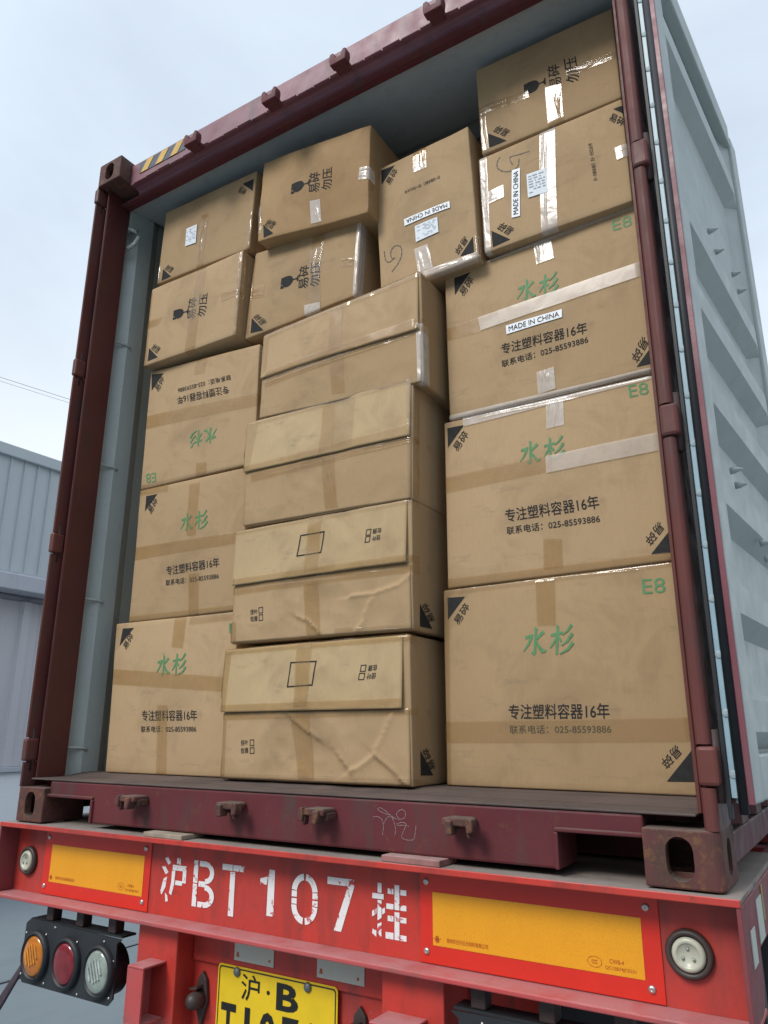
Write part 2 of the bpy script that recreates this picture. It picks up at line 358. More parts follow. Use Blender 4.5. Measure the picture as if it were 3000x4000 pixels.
class MB:
    """collects geometry in world coordinates; build() links it as one mesh object"""
    fit = None
    def __init__(s): s.v, s.f, s.smooth = [], [], []
    def add(s, verts, faces, smooth=False):
        o = len(s.v)
        s.v += [tuple(v) for v in verts]
        s.f += [tuple(i + o for i in f) for f in faces]
        s.smooth += [smooth] * len(faces)
        return s
    def from_bm(s, bm, smooth=False):
        bm.verts.index_update()
        vs = [v.co.copy() for v in bm.verts]
        fs = [[v.index for v in f.verts] for f in bm.faces]
        bm.free()
        return s.add(vs, fs, smooth)
    def box(s, x0, x1, y0, y1, z0, z1, bevel=0.0, seg=2, rot=None):
        bm = bmesh.new()
        bmesh.ops.create_cube(bm, size=1)
        for v in bm.verts:
            v.co = Vector(((x0 + x1) / 2 + v.co.x * (x1 - x0), (y0 + y1) / 2 + v.co.y * (y1 - y0), (z0 + z1) / 2 + v.co.z * (z1 - z0)))
        if bevel: bmesh.ops.bevel(bm, geom=bm.edges[:], offset=bevel, segments=seg, affect='EDGES', profile=0.5)
        if rot: bmesh.ops.rotate(bm, verts=bm.verts, cent=rot[0], matrix=Matrix.Rotation(rot[1], 3, rot[2]))
        return s.from_bm(bm)
    def prism(s, pts, axis, a, b, bevel=0.0, smooth=False):
        """polygon (2-D, counter-clockwise) extruded along axis from a to b"""
        def P(p, c):
            return {'X': (c, p[0], p[1]), 'Y': (p[0], c, p[1]), 'Z': (p[0], p[1], c)}[axis]
        bm = bmesh.new()
        A = [bm.verts.new(P(p, a)) for p in pts]
        B = [bm.verts.new(P(p, b)) for p in pts]
        n = len(pts)
        bm.faces.new(A); bm.faces.new(B[::-1])
        for i in range(n): bm.faces.new((A[i], B[i], B[(i + 1) % n], A[(i + 1) % n]))
        bmesh.ops.recalc_face_normals(bm, faces=bm.faces)
        if bevel: bmesh.ops.bevel(bm, geom=bm.edges[:], offset=bevel, segments=2, affect='EDGES', profile=0.5)
        return s.from_bm(bm, smooth)
    def tube(s, pts, r, n=8, cap=True):
        pts = [Vector(p) for p in pts]
        V, F = [], []
        up = Vector((0, 0, 1))
        for i, p in enumerate(pts):
            d = (pts[min(i + 1, len(pts) - 1)] - pts[max(i - 1, 0)]).normalized()
            a = d.cross(up)
            if a.length < 1e-3: a = d.cross(Vector((1, 0, 0)))
            a.normalize(); b = d.cross(a)
            rr = r[i] if isinstance(r, (list, tuple)) else r
            for k in range(n):
                t = 2 * math.pi * k / n
                V.append(p + a * math.cos(t) * rr + b * math.sin(t) * rr)
        for i in range(len(pts) - 1):
            for k in range(n):
                F.append((i * n + k, i * n + (k + 1) % n, (i + 1) * n + (k + 1) % n, (i + 1) * n + k))
        if cap:
            F.append(tuple(range(n))[::-1]); F.append(tuple(range((len(pts) - 1) * n, len(pts) * n)))
        return s.add(V, F, True)
    def lathe(s, prof, c, axis, n=28, scale=(1, 1)):
        """profile [(radius, along)] turned about axis ('Y' points to -Y for positive along)"""
        V, F = [], []
        for r, h in prof:
            for k in range(n):
                t = 2 * math.pi * k / n
                u, w = r * math.cos(t) * scale[0], r * math.sin(t) * scale[1]
                if axis == 'Y': V.append((c[0] + u, c[1] - h, c[2] + w))
                elif axis == 'X': V.append((c[0] + h, c[1] + u, c[2] + w))
                else: V.append((c[0] + u, c[1] + w, c[2] + h))
        m = len(prof)
        for i in range(m - 1):
            for k in range(n):
                F.append((i * n + k, i * n + (k + 1) % n, (i + 1) * n + (k + 1) % n, (i + 1) * n + k))
        F.append(tuple(range((m - 1) * n, m * n)))
        F.append(tuple(range(n))[::-1])
        return s.add(V, F, True)
    def build(s, name, mat, parent=None, label=None, fix=True):
        me = bpy.data.meshes.new(name)
        off = Vector((0, 0, 0))
        if parent is not None: off = LOC[parent.name]
        vs = s.v if MB.fit is None else [MB.fit(v) for v in s.v]
        me.from_pydata([Vector(v) - off for v in vs], [], s.f)
        for i, p in enumerate(me.polygons): p.use_smooth = s.smooth[i]
        if fix:
            bm = bmesh.new(); bm.from_mesh(me)
            bmesh.ops.recalc_face_normals(bm, faces=bm.faces)
            bm.to_mesh(me); bm.free()
        me.materials.append(mat)
        o = bpy.data.objects.new(name, me)
        col.objects.link(o)
        if parent is not None:
            o.parent = parent
            LOC[o.name] = off.copy()
        if label: o['label'] = label
        return o

def boolean(o, cutters):
    """subtract temporary cutter meshes from o and bake the result"""
    tmp = []
    for mb in cutters:
        c = mb.build('cutter', M['casting'])
        c.location = (0, 0, 0)
        tmp.append(c)
        md = o.modifiers.new('cut', 'BOOLEAN')
        md.operation = 'DIFFERENCE'; md.object = c; md.solver = 'EXACT'
    dg = bpy.context.evaluated_depsgraph_get()
    me = bpy.data.meshes.new_from_object(o.evaluated_get(dg))
    o.modifiers.clear()
    old = o.data; o.data = me
    bpy.data.meshes.remove(old)
    for c in tmp:
        d = c.data
        bpy.data.objects.remove(c); bpy.data.meshes.remove(d)

_tcache = {}
def text_mesh(s, bold=0.0):
    """glyph outlines of a string as (verts 2-D normalised to the bounding box, faces)"""
    k = (s, bold)
    if k in _tcache: return _tcache[k]
    cu = bpy.data.curves.new('lettering', 'FONT')
    cu.body = s
    cu.resolution_u = 3
    cu.offset = bold
    o = bpy.data.objects.new('lettering', cu)
    col.objects.link(o)
    bpy.context.view_layer.update()
    me = bpy.data.meshes.new_from_object(o.evaluated_get(bpy.context.evaluated_depsgraph_get()))
    bpy.data.objects.remove(o); bpy.data.curves.remove(cu)
    bm = bmesh.new(); bm.from_mesh(me)
    bmesh.ops.remove_doubles(bm, verts=bm.verts, dist=1e-5)
    bmesh.ops.triangulate(bm, faces=bm.faces)
    vs = [v.co.copy() for v in bm.verts]
    bm.verts.index_update()
    fs = [[v.index for v in f.verts] for f in bm.faces]
    bm.free(); bpy.data.meshes.remove(me)
    x0, x1 = min(v.x for v in vs), max(v.x for v in vs)
    y0, y1 = min(v.y for v in vs), max(v.y for v in vs)
    _tcache[k] = ([((v.x - x0) / (x1 - x0), (v.y - y0) / (y1 - y0)) for v in vs], fs, (x1 - x0) / (y1 - y0))
    return _tcache[k]

def poly_mesh(polys, sub=0):
    V, F = [], []
    for p in polys:
        o = len(V); V += p; F.append(list(range(o, o + len(p))))
    return V, F
BOXDATA = {
 'R1': (0.330, [[1.628, 0.757], [2.34, 0.771], [2.34, 0.163], [1.627, 0.163]], [
   ["tri",[[0.022,0.957],[0.109,0.952],[0.022,0.838]]],
   ["text",[[0.077,0.799],[0.136,0.893],[0.046,0.83]],"易碎","ink",0],
   ["tri",[[0.9,0.055],[0.995,0.057],[1.0,0.187]]],
   ["text",[[0.945,0.21],[0.882,0.138],[0.968,0.173]],"易碎","ink",0],
   ["shan",[[0.374,0.619],[0.588,0.617],[0.384,0.76]]],
   ["text",[[0.877,0.866],[0.964,0.862],[0.878,0.936]],"E8","green",0],
   ["text",[[0.297,0.32],[0.712,0.316],[0.3,0.39]],"专注塑料容器16年","ink",0],
   ["text",[[0.298,0.251],[0.714,0.252],[0.299,0.291]],"联系电话：025-85593886","ink",0],
   ["tape",[[0.005,0.313],[1.01,0.319],[1.005,0.22],[0.003,0.208]],"brown",0.3],
   ["tape",[[0.441,0.986],[0.526,0.992],[0.521,0.76],[0.44,0.766]],"brown",0.8],
   ["tape",[[0.003,1.01],[1.003,1.015],[1.001,0.977],[0.002,0.97]],"clear",0.6],
   ["tape",[[0.007,0.969],[0.032,0.968],[0.021,0.003],[-0.001,0.002]],"clear",0.3],
   ["tape",[[0.396,-0.005],[0.992,0.009],[0.991,-0.001],[0.395,-0.02]],"clear",0.6],
 ]),
 'R2': (0.330, [[1.644, 1.337], [2.34, 1.336], [2.34, 0.775], [1.645, 0.761]], [
   ["tri",[[0.019,0.961],[0.11,0.959],[0.019,0.839]]],
   ["text",[[0.072,0.794],[0.136,0.887],[0.04,0.838]],"易碎","ink",0],
   ["tri",[[0.921,0.043],[1.001,0.037],[1.005,0.155]]],
   ["text",[[0.963,0.211],[0.899,0.124],[0.988,0.167]],"易碎","ink",0],
   ["shan",[[0.386,0.638],[0.598,0.628],[0.389,0.778]]],
   ["text",[[0.897,0.903],[0.978,0.901],[0.894,0.974]],"E8","green",0],
   ["text",[[0.305,0.326],[0.731,0.32],[0.301,0.402]],"专注塑料容器16年","ink",0],
   ["text",[[0.306,0.255],[0.728,0.245],[0.306,0.3]],"联系电话：025-85593886","ink",0],
   ["tape",[[0.004,0.655],[0.531,0.671],[0.53,0.574],[0.004,0.56]],"brown",0.3],
   ["tape",[[0.509,0.663],[1.008,0.679],[1.005,0.58],[0.508,0.566]],"milky",0.5],
   ["tape",[[0.527,1.03],[0.609,1.034],[0.603,0.827],[0.52,0.824]],"milky",1],
   ["tape",[[0.475,0.205],[0.558,0.19],[0.552,0.035],[0.467,0.036]],"brown",0.8],
   ["tape",[[0.001,0.055],[1.005,0.041],[1.004,0.003],[-0.0,0.009]],"brown",0.3],
   ["tape",[[0.101,0.998],[1.006,1.02],[1.005,0.984],[0.106,0.949]],"milky",0.7],
 ]),
 'R3': (0.330, [[1.659, 1.904], [2.34, 1.948], [2.34, 1.354], [1.666, 1.343]], [
   ["tri",[[0.058,0.966],[0.153,0.966],[0.058,0.844]]],
   ["text",[[0.108,0.801],[0.173,0.889],[0.078,0.858]],"易碎","ink",0],
   ["tri",[[0.936,0.036],[1.004,0.033],[1.004,0.123]]],
   ["text",[[0.976,0.203],[0.913,0.102],[1.004,0.153]],"易碎","ink",0],
   ["shan",[[0.398,0.633],[0.612,0.603],[0.405,0.775]]],
   ["text",[[0.892,0.866],[0.982,0.856],[0.89,0.934]],"E8","green",0],
   ["sticker",[[0.335,0.447],[0.62,0.444],[0.622,0.494],[0.334,0.504]],"MADE IN CHINA",0],
   ["text",[[0.301,0.327],[0.732,0.304],[0.302,0.398]],"专注塑料容器16年","ink",0],
   ["text",[[0.3,0.245],[0.733,0.245],[0.299,0.29]],"联系电话：025-85593886","ink",0],
   ["tape",[[0.186,0.622],[1.009,0.622],[1.006,0.538],[0.198,0.528]],"milky",0.25],
   ["tape",[[-0.003,0.625],[0.199,0.62],[0.202,0.52],[-0.003,0.539]],"brown",0.3],
   ["tape",[[0.494,0.997],[0.584,0.984],[0.6,0.839],[0.51,0.84]],"milky",1],
   ["tape",[[0.473,0.156],[0.56,0.162],[0.561,0.032],[0.475,0.022]],"milky",1],
   ["tape",[[0.176,1.049],[1.0,1.003],[1.001,0.948],[0.18,0.987]],"milky",0.5],
   ["tape",[[0.008,0.028],[1.008,0.012],[1.007,-0.003],[0.007,-0.005]],"milky",0.6],
 ]),
 'R4': (0.300, [[1.823, 2.327], [2.34, 2.331], [2.34, 1.93], [1.833, 1.924]], [
   ["tri",[[0.06,0.2],[0.191,0.046],[0.062,0.032]]],
   ["text",[[0.234,0.131],[0.146,0.247],[0.182,0.084]],"易碎","ink",0],
   ["tri",[[0.944,0.928],[1.057,0.928],[1.047,0.783]]],
   ["text",[[0.906,0.838],[0.989,0.719],[0.934,0.902]],"易碎","ink",0],
   ["sticker",[[0.275,0.232],[0.3,0.714],[0.24,0.726],[0.215,0.245]],"MADE IN CHINA",0],
   ["paper",[[0.343,0.615],[0.479,0.602],[0.478,0.361],[0.341,0.377]]],
   ["text",[[0.799,0.494],[0.793,0.677],[0.772,0.502]],"扫一扫公众号","ink",0],
   ["text",[[0.804,0.298],[0.8,0.471],[0.779,0.304]],"扫一扫联系我们","ink",0],
   ["line",[[0.161,0.925],[0.141,0.896],[0.133,0.854],[0.14,0.809],[0.167,0.769],[0.205,0.739],[0.248,0.727],[0.277,0.739],[0.292,0.77],[0.294,0.82]]],
   ["line",[[0.247,0.785],[0.23,0.874],[0.303,0.864],[0.372,0.853]]],
   ["tape",[[0.456,0.996],[0.564,0.989],[0.521,0.012],[0.408,0.014]],"milky",0.9],
   ["tape",[[-0.0,1.0],[0.063,0.981],[0.048,-0.016],[-0.003,-0.01]],"milky",0.6],
   ["tape",[[0.053,0.611],[0.171,0.618],[0.171,0.488],[0.055,0.481]],"milky",0.6],
   ["tape",[[0.929,0.542],[1.032,0.553],[1.027,0.43],[0.935,0.42]],"milky",1],
 ]),
 'R5': (0.300, [[1.823, 2.736], [2.34, 2.719], [2.34, 2.335], [1.837, 2.337]], [
   ["tri",[[0.061,0.207],[0.196,0.044],[0.061,0.045]]],
   ["text",[[0.238,0.13],[0.144,0.251],[0.187,0.086]],"易碎","ink",0],
   ["glass",[[0.516,0.431],[0.517,0.567],[0.356,0.431]]],
   ["text",[[0.626,0.35],[0.62,0.627],[0.539,0.375]],"易碎","ink",0],
   ["text",[[0.749,0.338],[0.74,0.627],[0.657,0.367]],"勿压","ink",0],
   ["tape",[[-0.007,0.563],[0.385,0.492],[0.389,0.396],[-0.008,0.456]],"clear",1],
   ["tape",[[0.66,0.512],[1.005,0.499],[1.004,0.428],[0.663,0.43]],"clear",0.9],
   ["tape",[[0.508,0.421],[0.622,0.391],[0.612,-0.003],[0.502,0.005]],"brown",0.6],
   ["tape",[[-0.012,0.465],[0.053,0.448],[0.062,0.004],[0.001,0.001]],"clear",0.8],
 ]),
 'N': (0.280, [[1.387, 2.455], [1.794, 2.475], [1.821, 1.899], [1.415, 1.887]], [
   ["tri",[[0.073,0.974],[0.223,0.968],[0.075,0.853]]],
   ["text",[[0.167,0.81],[0.265,0.9],[0.111,0.86]],"易碎","ink",0],
   ["tri",[[0.961,0.158],[0.96,0.041],[0.827,0.056]]],
   ["text",[[0.886,0.191],[0.775,0.11],[0.922,0.145]],"易碎","ink",0],
   ["sticker",[[0.769,0.481],[0.298,0.492],[0.299,0.441],[0.77,0.432]],"MADE IN CHINA",0],
   ["paper",[[0.407,0.403],[0.641,0.399],[0.643,0.286],[0.407,0.283]]],
   ["text",[[0.495,0.709],[0.32,0.713],[0.501,0.683]],"扫一扫公众号","ink",0],
   ["text",[[0.691,0.71],[0.524,0.712],[0.694,0.683]],"扫一扫联系我们","ink",0],
   ["line",[[0.063,0.32],[0.064,0.289],[0.071,0.254],[0.095,0.226],[0.128,0.224],[0.172,0.237],[0.141,0.24],[0.131,0.27],[0.137,0.301],[0.162,0.319],[0.194,0.324],[0.23,0.31],[0.248,0.285],[0.248,0.248],[0.232,0.214],[0.202,0.183],[0.164,0.158],[0.136,0.142]]],
   ["tape",[[0.431,0.048],[0.969,0.042],[1.001,-0.006],[0.496,-0.004]],"milky",0.7],
   ["tape",[[0.384,0.238],[0.524,0.233],[0.561,0.05],[0.41,0.054]],"milky",1],
   ["tape",[[0.423,0.913],[0.564,0.876],[0.564,0.822],[0.423,0.826]],"milky",0.9],
   ["tape",[[0.425,1.001],[0.567,0.993],[0.563,0.868],[0.424,0.909]],"brown",0.8],
   ["tape",[[0.983,0.157],[0.996,0.156],[1.001,-0.006],[0.985,-0.008]],"clear",0.8],
 ]),
 'M5': (0.200, [[0.86, 2.682], [1.42, 2.6], [1.406, 2.204], [0.862, 2.275]], [
   ["tri",[[0.052,0.188],[0.16,0.044],[0.064,0.025]]],
   ["text",[[0.194,0.16],[0.109,0.245],[0.144,0.09]],"易碎","ink",0],
   ["glass",[[0.481,0.47],[0.483,0.601],[0.311,0.45]]],
   ["text",[[0.577,0.383],[0.575,0.631],[0.476,0.398]],"易碎","ink",0],
   ["text",[[0.687,0.375],[0.687,0.63],[0.594,0.388]],"勿压","ink",0],
   ["tape",[[0.492,0.305],[0.586,0.293],[0.6,0.041],[0.508,0.042]],"milky",0.9],
   ["tape",[[0.926,0.519],[1.022,0.495],[1.016,0.353],[0.917,0.382]],"milky",1],
   ["tape",[[-0.003,0.475],[0.029,0.476],[0.036,0.08],[-0.001,0.074]],"clear",1],
   ["tape",[[1.006,0.336],[1.032,0.325],[1.009,0.007],[0.987,0.016]],"clear",1],
 ]),
 'M4': (0.250, [[0.797, 2.281], [1.342, 2.236], [1.325, 1.899], [0.767, 1.877]], [
   ["tri",[[0.051,0.22],[0.179,0.025],[0.054,0.047]]],
   ["text",[[0.214,0.098],[0.118,0.242],[0.153,0.082]],"易碎","ink",0],
   ["glass",[[0.487,0.411],[0.487,0.546],[0.32,0.418]]],
   ["text",[[0.581,0.318],[0.579,0.602],[0.488,0.331]],"易碎","ink",0],
   ["text",[[0.687,0.289],[0.68,0.594],[0.594,0.308]],"勿压","ink",0],
   ["tape",[[0.57,0.872],[0.684,0.858],[0.7,0.066],[0.603,0.093]],"clear",1],
   ["tape",[[0.568,1.076],[0.683,1.065],[0.684,0.858],[0.572,0.871]],"brown",0.4],
   ["tape",[[0.555,0.121],[0.699,0.085],[0.702,-0.014],[0.574,-0.028]],"milky",1],
   ["tape",[[0.973,1.001],[1.004,0.999],[1.007,-0.017],[0.978,-0.013]],"milky",0.6],
   ["tape",[[0.006,0.581],[0.151,0.551],[0.154,0.415],[0.012,0.451]],"brown",0.8],
   ["tape",[[0.86,0.526],[0.967,0.501],[0.963,0.39],[0.864,0.429]],"brown",0.8],
   ["tape",[[-0.022,0.996],[0.016,0.994],[0.036,0.043],[0.006,0.045]],"clear",0.8],
 ]),
 'L5': (0.230, [[0.228, 2.703], [0.801, 2.688], [0.783, 2.297], [0.214, 2.314]], [
   ["tri",[[0.866,0.895],[0.977,0.897],[0.979,0.737]]],
   ["text",[[0.821,0.808],[0.897,0.716],[0.845,0.881]],"易碎","ink",0],
   ["tri",[[0.059,0.179],[0.167,0.029],[0.055,0.023]]],
   ["text",[[0.201,0.122],[0.116,0.22],[0.156,0.071]],"易碎","ink",0],
   ["paper",[[0.299,0.596],[0.419,0.591],[0.429,0.341],[0.307,0.355]]],
   ["tape",[[0.459,0.693],[0.536,0.684],[0.529,0.002],[0.451,0.008]],"brown",0.7],
   ["tape",[[0.983,0.458],[1.026,0.459],[1.009,0.008],[0.971,0.009]],"clear",1],
   ["tape",[[-0.002,0.327],[0.02,0.329],[0.033,0.009],[0.002,0.01]],"clear",1],
 ]),
 'L4': (0.210, [[0.208, 2.279], [0.768, 2.282], [0.755, 1.883], [0.202, 1.886]], [
   ["tri",[[0.046,0.217],[0.166,0.056],[0.047,0.051]]],
   ["text",[[0.199,0.155],[0.113,0.254],[0.151,0.097]],"易碎","ink",0],
   ["glass",[[0.471,0.438],[0.473,0.558],[0.304,0.456]]],
   ["text",[[0.558,0.371],[0.555,0.638],[0.464,0.391]],"易碎","ink",0],
   ["text",[[0.672,0.351],[0.671,0.634],[0.576,0.375]],"勿压","ink",0],
   ["tape",[[0.525,1.009],[0.625,1.001],[0.571,-0.005],[0.464,0.002]],"brown",0.5],
   ["tape",[[0.802,0.571],[0.974,0.566],[0.978,0.456],[0.827,0.454]],"brown",0.8],
   ["tape",[[0.959,0.983],[1.007,0.983],[1.004,-0.001],[0.973,0.001]],"clear",1],
   ["tape",[[-0.007,0.572],[0.184,0.563],[0.138,0.472],[-0.015,0.475]],"brown",0.3],
   ["tape",[[-0.012,0.953],[0.023,0.95],[0.035,0.004],[0.001,0.005]],"clear",0.5],
 ]),
 'L3': (0.250, [[0.206, 1.877], [0.855, 1.831], [0.855, 1.316], [0.214, 1.315]], [
   ["tri",[[0.014,0.972],[0.136,0.957],[0.029,0.826]]],
   ["text",[[0.106,0.789],[0.157,0.897],[0.047,0.85]],"易碎","ink",0],
   ["text",[[0.759,0.699],[0.294,0.712],[0.773,0.625]],"专注塑料容器16年","ink",0],
   ["text",[[0.769,0.791],[0.292,0.787],[0.778,0.742]],"联系电话：025-85593886","ink",0],
   ["shan",[[0.68,0.376],[0.445,0.378],[0.686,0.239]]],
   ["text",[[0.139,0.113],[0.044,0.121],[0.153,0.033]],"E8","green",0],
   ["tape",[[0.016,0.612],[1.035,0.574],[1.04,0.467],[0.009,0.501]],"brown",0.3],
   ["tape",[[0.454,0.986],[0.556,0.986],[0.533,0.863],[0.433,0.871]],"brown",0.6],
   ["tape",[[0.518,0.106],[0.612,0.101],[0.613,0.003],[0.522,0.001]],"brown",0.6],
   ["tape",[[0.008,0.036],[0.916,0.018],[0.918,-0.019],[0.007,-0.002]],"clear",0.6],
 ]),
 'L2': (0.250, [[0.215, 1.311], [0.83, 1.306], [0.83, 0.748], [0.224, 0.743]], [
   ["tri",[[0.072,0.943],[0.183,0.941],[0.073,0.824]]],
   ["text",[[0.143,0.781],[0.201,0.878],[0.094,0.834]],"易碎","ink",0],
   ["shan",[[0.445,0.607],[0.689,0.602],[0.439,0.745]]],
   ["text",[[0.34,0.303],[0.808,0.311],[0.331,0.372]],"专注塑料容器16年","ink",0],
   ["text",[[0.339,0.23],[0.81,0.227],[0.335,0.273]],"联系电话：025-85593886","ink",0],
   ["tape",[[-0.001,0.558],[0.971,0.534],[0.971,0.458],[0.0,0.457]],"brown",0.3],
   ["tape",[[0.489,0.962],[0.589,0.96],[0.589,0.567],[0.504,0.574]],"brown",0.7],
   ["tape",[[0.542,0.297],[0.633,0.286],[0.65,0.008],[0.564,0.011]],"brown",0.7],
   ["tape",[[0.008,0.046],[0.964,0.037],[0.961,-0.001],[-0.001,0.002]],"brown",0.3],
   ["tape",[[0.001,1.016],[0.287,0.999],[0.285,0.948],[0.007,0.963]],"brown",0.4],
 ]),
 'L1': (0.250, [[0.15, 0.743], [0.82, 0.744], [0.82, 0.163], [0.174, 0.163]], [
   ["tri",[[0.067,0.961],[0.167,0.958],[0.051,0.84]]],
   ["text",[[0.117,0.804],[0.175,0.896],[0.076,0.84]],"易碎","ink",0],
   ["shan",[[0.395,0.617],[0.634,0.617],[0.393,0.759]]],
   ["text",[[0.943,0.864],[1.058,0.861],[0.939,0.926]],"E8","green",0],
   ["text",[[0.299,0.331],[0.746,0.33],[0.292,0.399]],"专注塑料容器16年","ink",0],
   ["text",[[0.297,0.258],[0.746,0.261],[0.293,0.298]],"联系电话：025-85593886","ink",0],
   ["tape",[[-0.006,0.69],[0.933,0.593],[0.94,0.502],[-0.002,0.585]],"brown",0.5],
   ["tape",[[0.508,0.996],[0.61,1.004],[0.595,0.791],[0.506,0.803]],"brown",0.8],
   ["tape",[[0.424,0.431],[0.504,0.43],[0.529,0.01],[0.444,0.008]],"brown",0.8],
   ["tape",[[0.625,0.995],[0.959,0.998],[0.962,0.947],[0.629,0.942]],"clear",0.4],
 ]),
 'C1': (0.200, [[0.814, 0.598], [1.577, 0.606], [1.585, 0.163], [0.831, 0.163]], [
   ["rect",[[0.406,0.856],[0.541,0.855],[0.527,0.683],[0.391,0.678]]],
   ["rect",[[0.774,0.805],[0.797,0.805],[0.794,0.762],[0.771,0.761]]],
   ["rect",[[0.768,0.748],[0.793,0.748],[0.79,0.705],[0.765,0.705]]],
   ["text",[[0.852,0.805],[0.809,0.802],[0.848,0.763]],"佐雅","ink",0],
   ["text",[[0.848,0.749],[0.803,0.746],[0.843,0.706]],"佳叶","ink",0],
   ["text",[[0.118,0.249],[0.16,0.252],[0.117,0.291]],"佳叶","ink",0],
   ["text",[[0.12,0.191],[0.164,0.194],[0.119,0.233]],"佐雅","ink",0],
   ["rect",[[0.172,0.291],[0.195,0.293],[0.196,0.251],[0.173,0.249]]],
   ["rect",[[0.174,0.233],[0.197,0.236],[0.198,0.194],[0.175,0.192]]],
   ["tape",[[0.438,0.991],[0.516,0.989],[0.507,0.535],[0.43,0.528]],"brown",0.3],
   ["tape",[[0.399,0.477],[0.507,0.48],[0.526,0.003],[0.448,-0.001]],"brown",0.6],
   ["tape",[[0.0,0.558],[0.968,0.569],[0.967,0.517],[-0.0,0.505]],"brown",0.5],
   ["tape",[[0.005,0.492],[1.0,0.503],[0.999,0.463],[0.006,0.443]],"brown",0.7],
   ["tape",[[0.003,1.0],[0.999,0.999],[0.998,0.957],[0.004,0.959]],"brown",0.7],
   ["tape",[[0.002,0.966],[0.042,0.967],[0.026,0.513],[-0.0,0.509]],"brown",0.4],
   ["tape",[[0.006,0.448],[0.023,0.448],[0.025,0.02],[0.002,0.014]],"brown",0.4],
   ["tape",[[-0.001,0.04],[0.999,0.053],[0.999,0.031],[-0.0,0.01]],"clear",0.8],
   ["tri_side",[[0.047,0.229],[0.123,0.063],[0.046,0.07]]],
   ["text_side",[[0.143,0.107],[0.093,0.25],[0.105,0.088]],"易碎","ink",0],
   ["crease",[[0.904,0.451],[0.869,0.335],[0.839,0.255],[0.821,0.199],[0.773,0.142],[0.704,0.082]]],
   ["crease",[[0.835,0.19],[0.887,0.128],[0.926,0.076],[0.964,0.023]]],
   ["crease",[[0.415,0.441],[0.477,0.369],[0.545,0.3]]],
   ["crease",[[0.648,0.195],[0.676,0.148],[0.7,0.102]]],
 ]),
 'C2': (0.200, [[0.832, 1.033], [1.589, 1.04], [1.59, 0.618], [0.843, 0.617]], [
   ["rect",[[0.414,0.852],[0.548,0.851],[0.534,0.68],[0.4,0.679]]],
   ["rect",[[0.78,0.803],[0.803,0.804],[0.8,0.758],[0.777,0.759]]],
   ["rect",[[0.777,0.747],[0.8,0.748],[0.797,0.702],[0.774,0.702]]],
   ["text",[[0.857,0.804],[0.812,0.804],[0.856,0.76]],"佐雅","ink",0],
   ["text",[[0.853,0.746],[0.81,0.745],[0.852,0.702]],"佳叶","ink",0],
   ["text",[[0.118,0.234],[0.162,0.234],[0.117,0.279]],"佳叶","ink",0],
   ["text",[[0.12,0.174],[0.165,0.173],[0.118,0.22]],"佐雅","ink",0],
   ["rect",[[0.17,0.285],[0.194,0.287],[0.196,0.24],[0.172,0.239]]],
   ["rect",[[0.173,0.223],[0.196,0.225],[0.198,0.177],[0.175,0.174]]],
   ["tape",[[0.459,0.981],[0.532,0.979],[0.521,0.539],[0.441,0.532]],"brown",0.3],
   ["tape",[[0.436,0.438],[0.514,0.441],[0.54,0.006],[0.46,0.0]],"brown",0.6],
   ["tape",[[-0.002,0.559],[0.976,0.56],[0.976,0.5],[-0.003,0.511]],"brown",0.5],
   ["tape",[[-0.003,0.496],[0.993,0.491],[0.993,0.427],[0.002,0.422]],"brown",0.8],
   ["tape",[[0.009,1.003],[0.996,0.99],[0.996,0.961],[0.008,0.964]],"clear",0.8],
   ["tape",[[-0.005,0.184],[0.03,0.186],[0.037,0.009],[-0.001,0.007]],"brown",0.3],
   ["tape",[[0.611,0.058],[1.001,0.036],[1.0,-0.0],[0.607,0.014]],"clear",0.9],
   ["tri_side",[[0.043,0.206],[0.121,0.04],[0.04,0.036]]],
   ["text_side",[[0.143,0.108],[0.09,0.233],[0.104,0.075]],"易碎","ink",0],
   ["crease",[[0.993,0.416],[0.934,0.347],[0.871,0.323],[0.821,0.302],[0.696,0.295]]],
   ["crease",[[0.803,0.261],[0.77,0.168],[0.756,0.094],[0.723,0.028]]],
   ["crease",[[0.409,0.169],[0.466,0.121],[0.522,0.035]]],
 ]),
 'C3': (0.200, [[0.857, 1.46], [1.598, 1.466], [1.591, 1.037], [0.87, 1.044]], [
   ["tape",[[0.493,0.96],[0.569,0.975],[0.567,0.546],[0.483,0.535]],"brown",0.3],
   ["tape",[[0.569,0.975],[0.685,0.971],[0.68,0.535],[0.562,0.531]],"clear",0.4],
   ["tape",[[0.494,0.491],[0.571,0.494],[0.598,0.032],[0.526,0.034]],"brown",0.6],
   ["tape",[[-0.008,0.562],[0.972,0.604],[0.972,0.526],[-0.008,0.51]],"brown",0.5],
   ["tape",[[0.046,0.488],[0.979,0.502],[0.979,0.46],[0.05,0.41]],"brown",0.6],
   ["tape",[[-0.0,1.011],[0.997,1.001],[0.997,0.955],[0.001,0.952]],"clear",1],
   ["tape",[[0.968,0.981],[1.0,0.986],[1.001,0.004],[0.978,0.005]],"clear",1],
   ["tape",[[0.006,0.95],[0.088,0.949],[0.037,0.51],[-0.007,0.511]],"clear",0.4],
 ]),
 'C4': (0.200, [[0.918, 1.821], [1.633, 1.864], [1.634, 1.438], [0.921, 1.464]], [
   ["tape",[[0.46,1.018],[0.536,1.0],[0.544,0.517],[0.463,0.528]],"brown",0.3],
   ["tape",[[0.467,0.465],[0.548,0.463],[0.561,0.071],[0.481,0.084]],"brown",0.4],
   ["tape",[[0.035,0.533],[1.0,0.577],[1.001,0.509],[0.032,0.433]],"brown",0.5],
   ["tape",[[0.032,0.428],[0.976,0.507],[0.976,0.451],[0.028,0.365]],"brown",0.6],
   ["tape",[[-0.0,1.016],[1.001,1.004],[1.001,0.953],[0.003,0.946]],"clear",1],
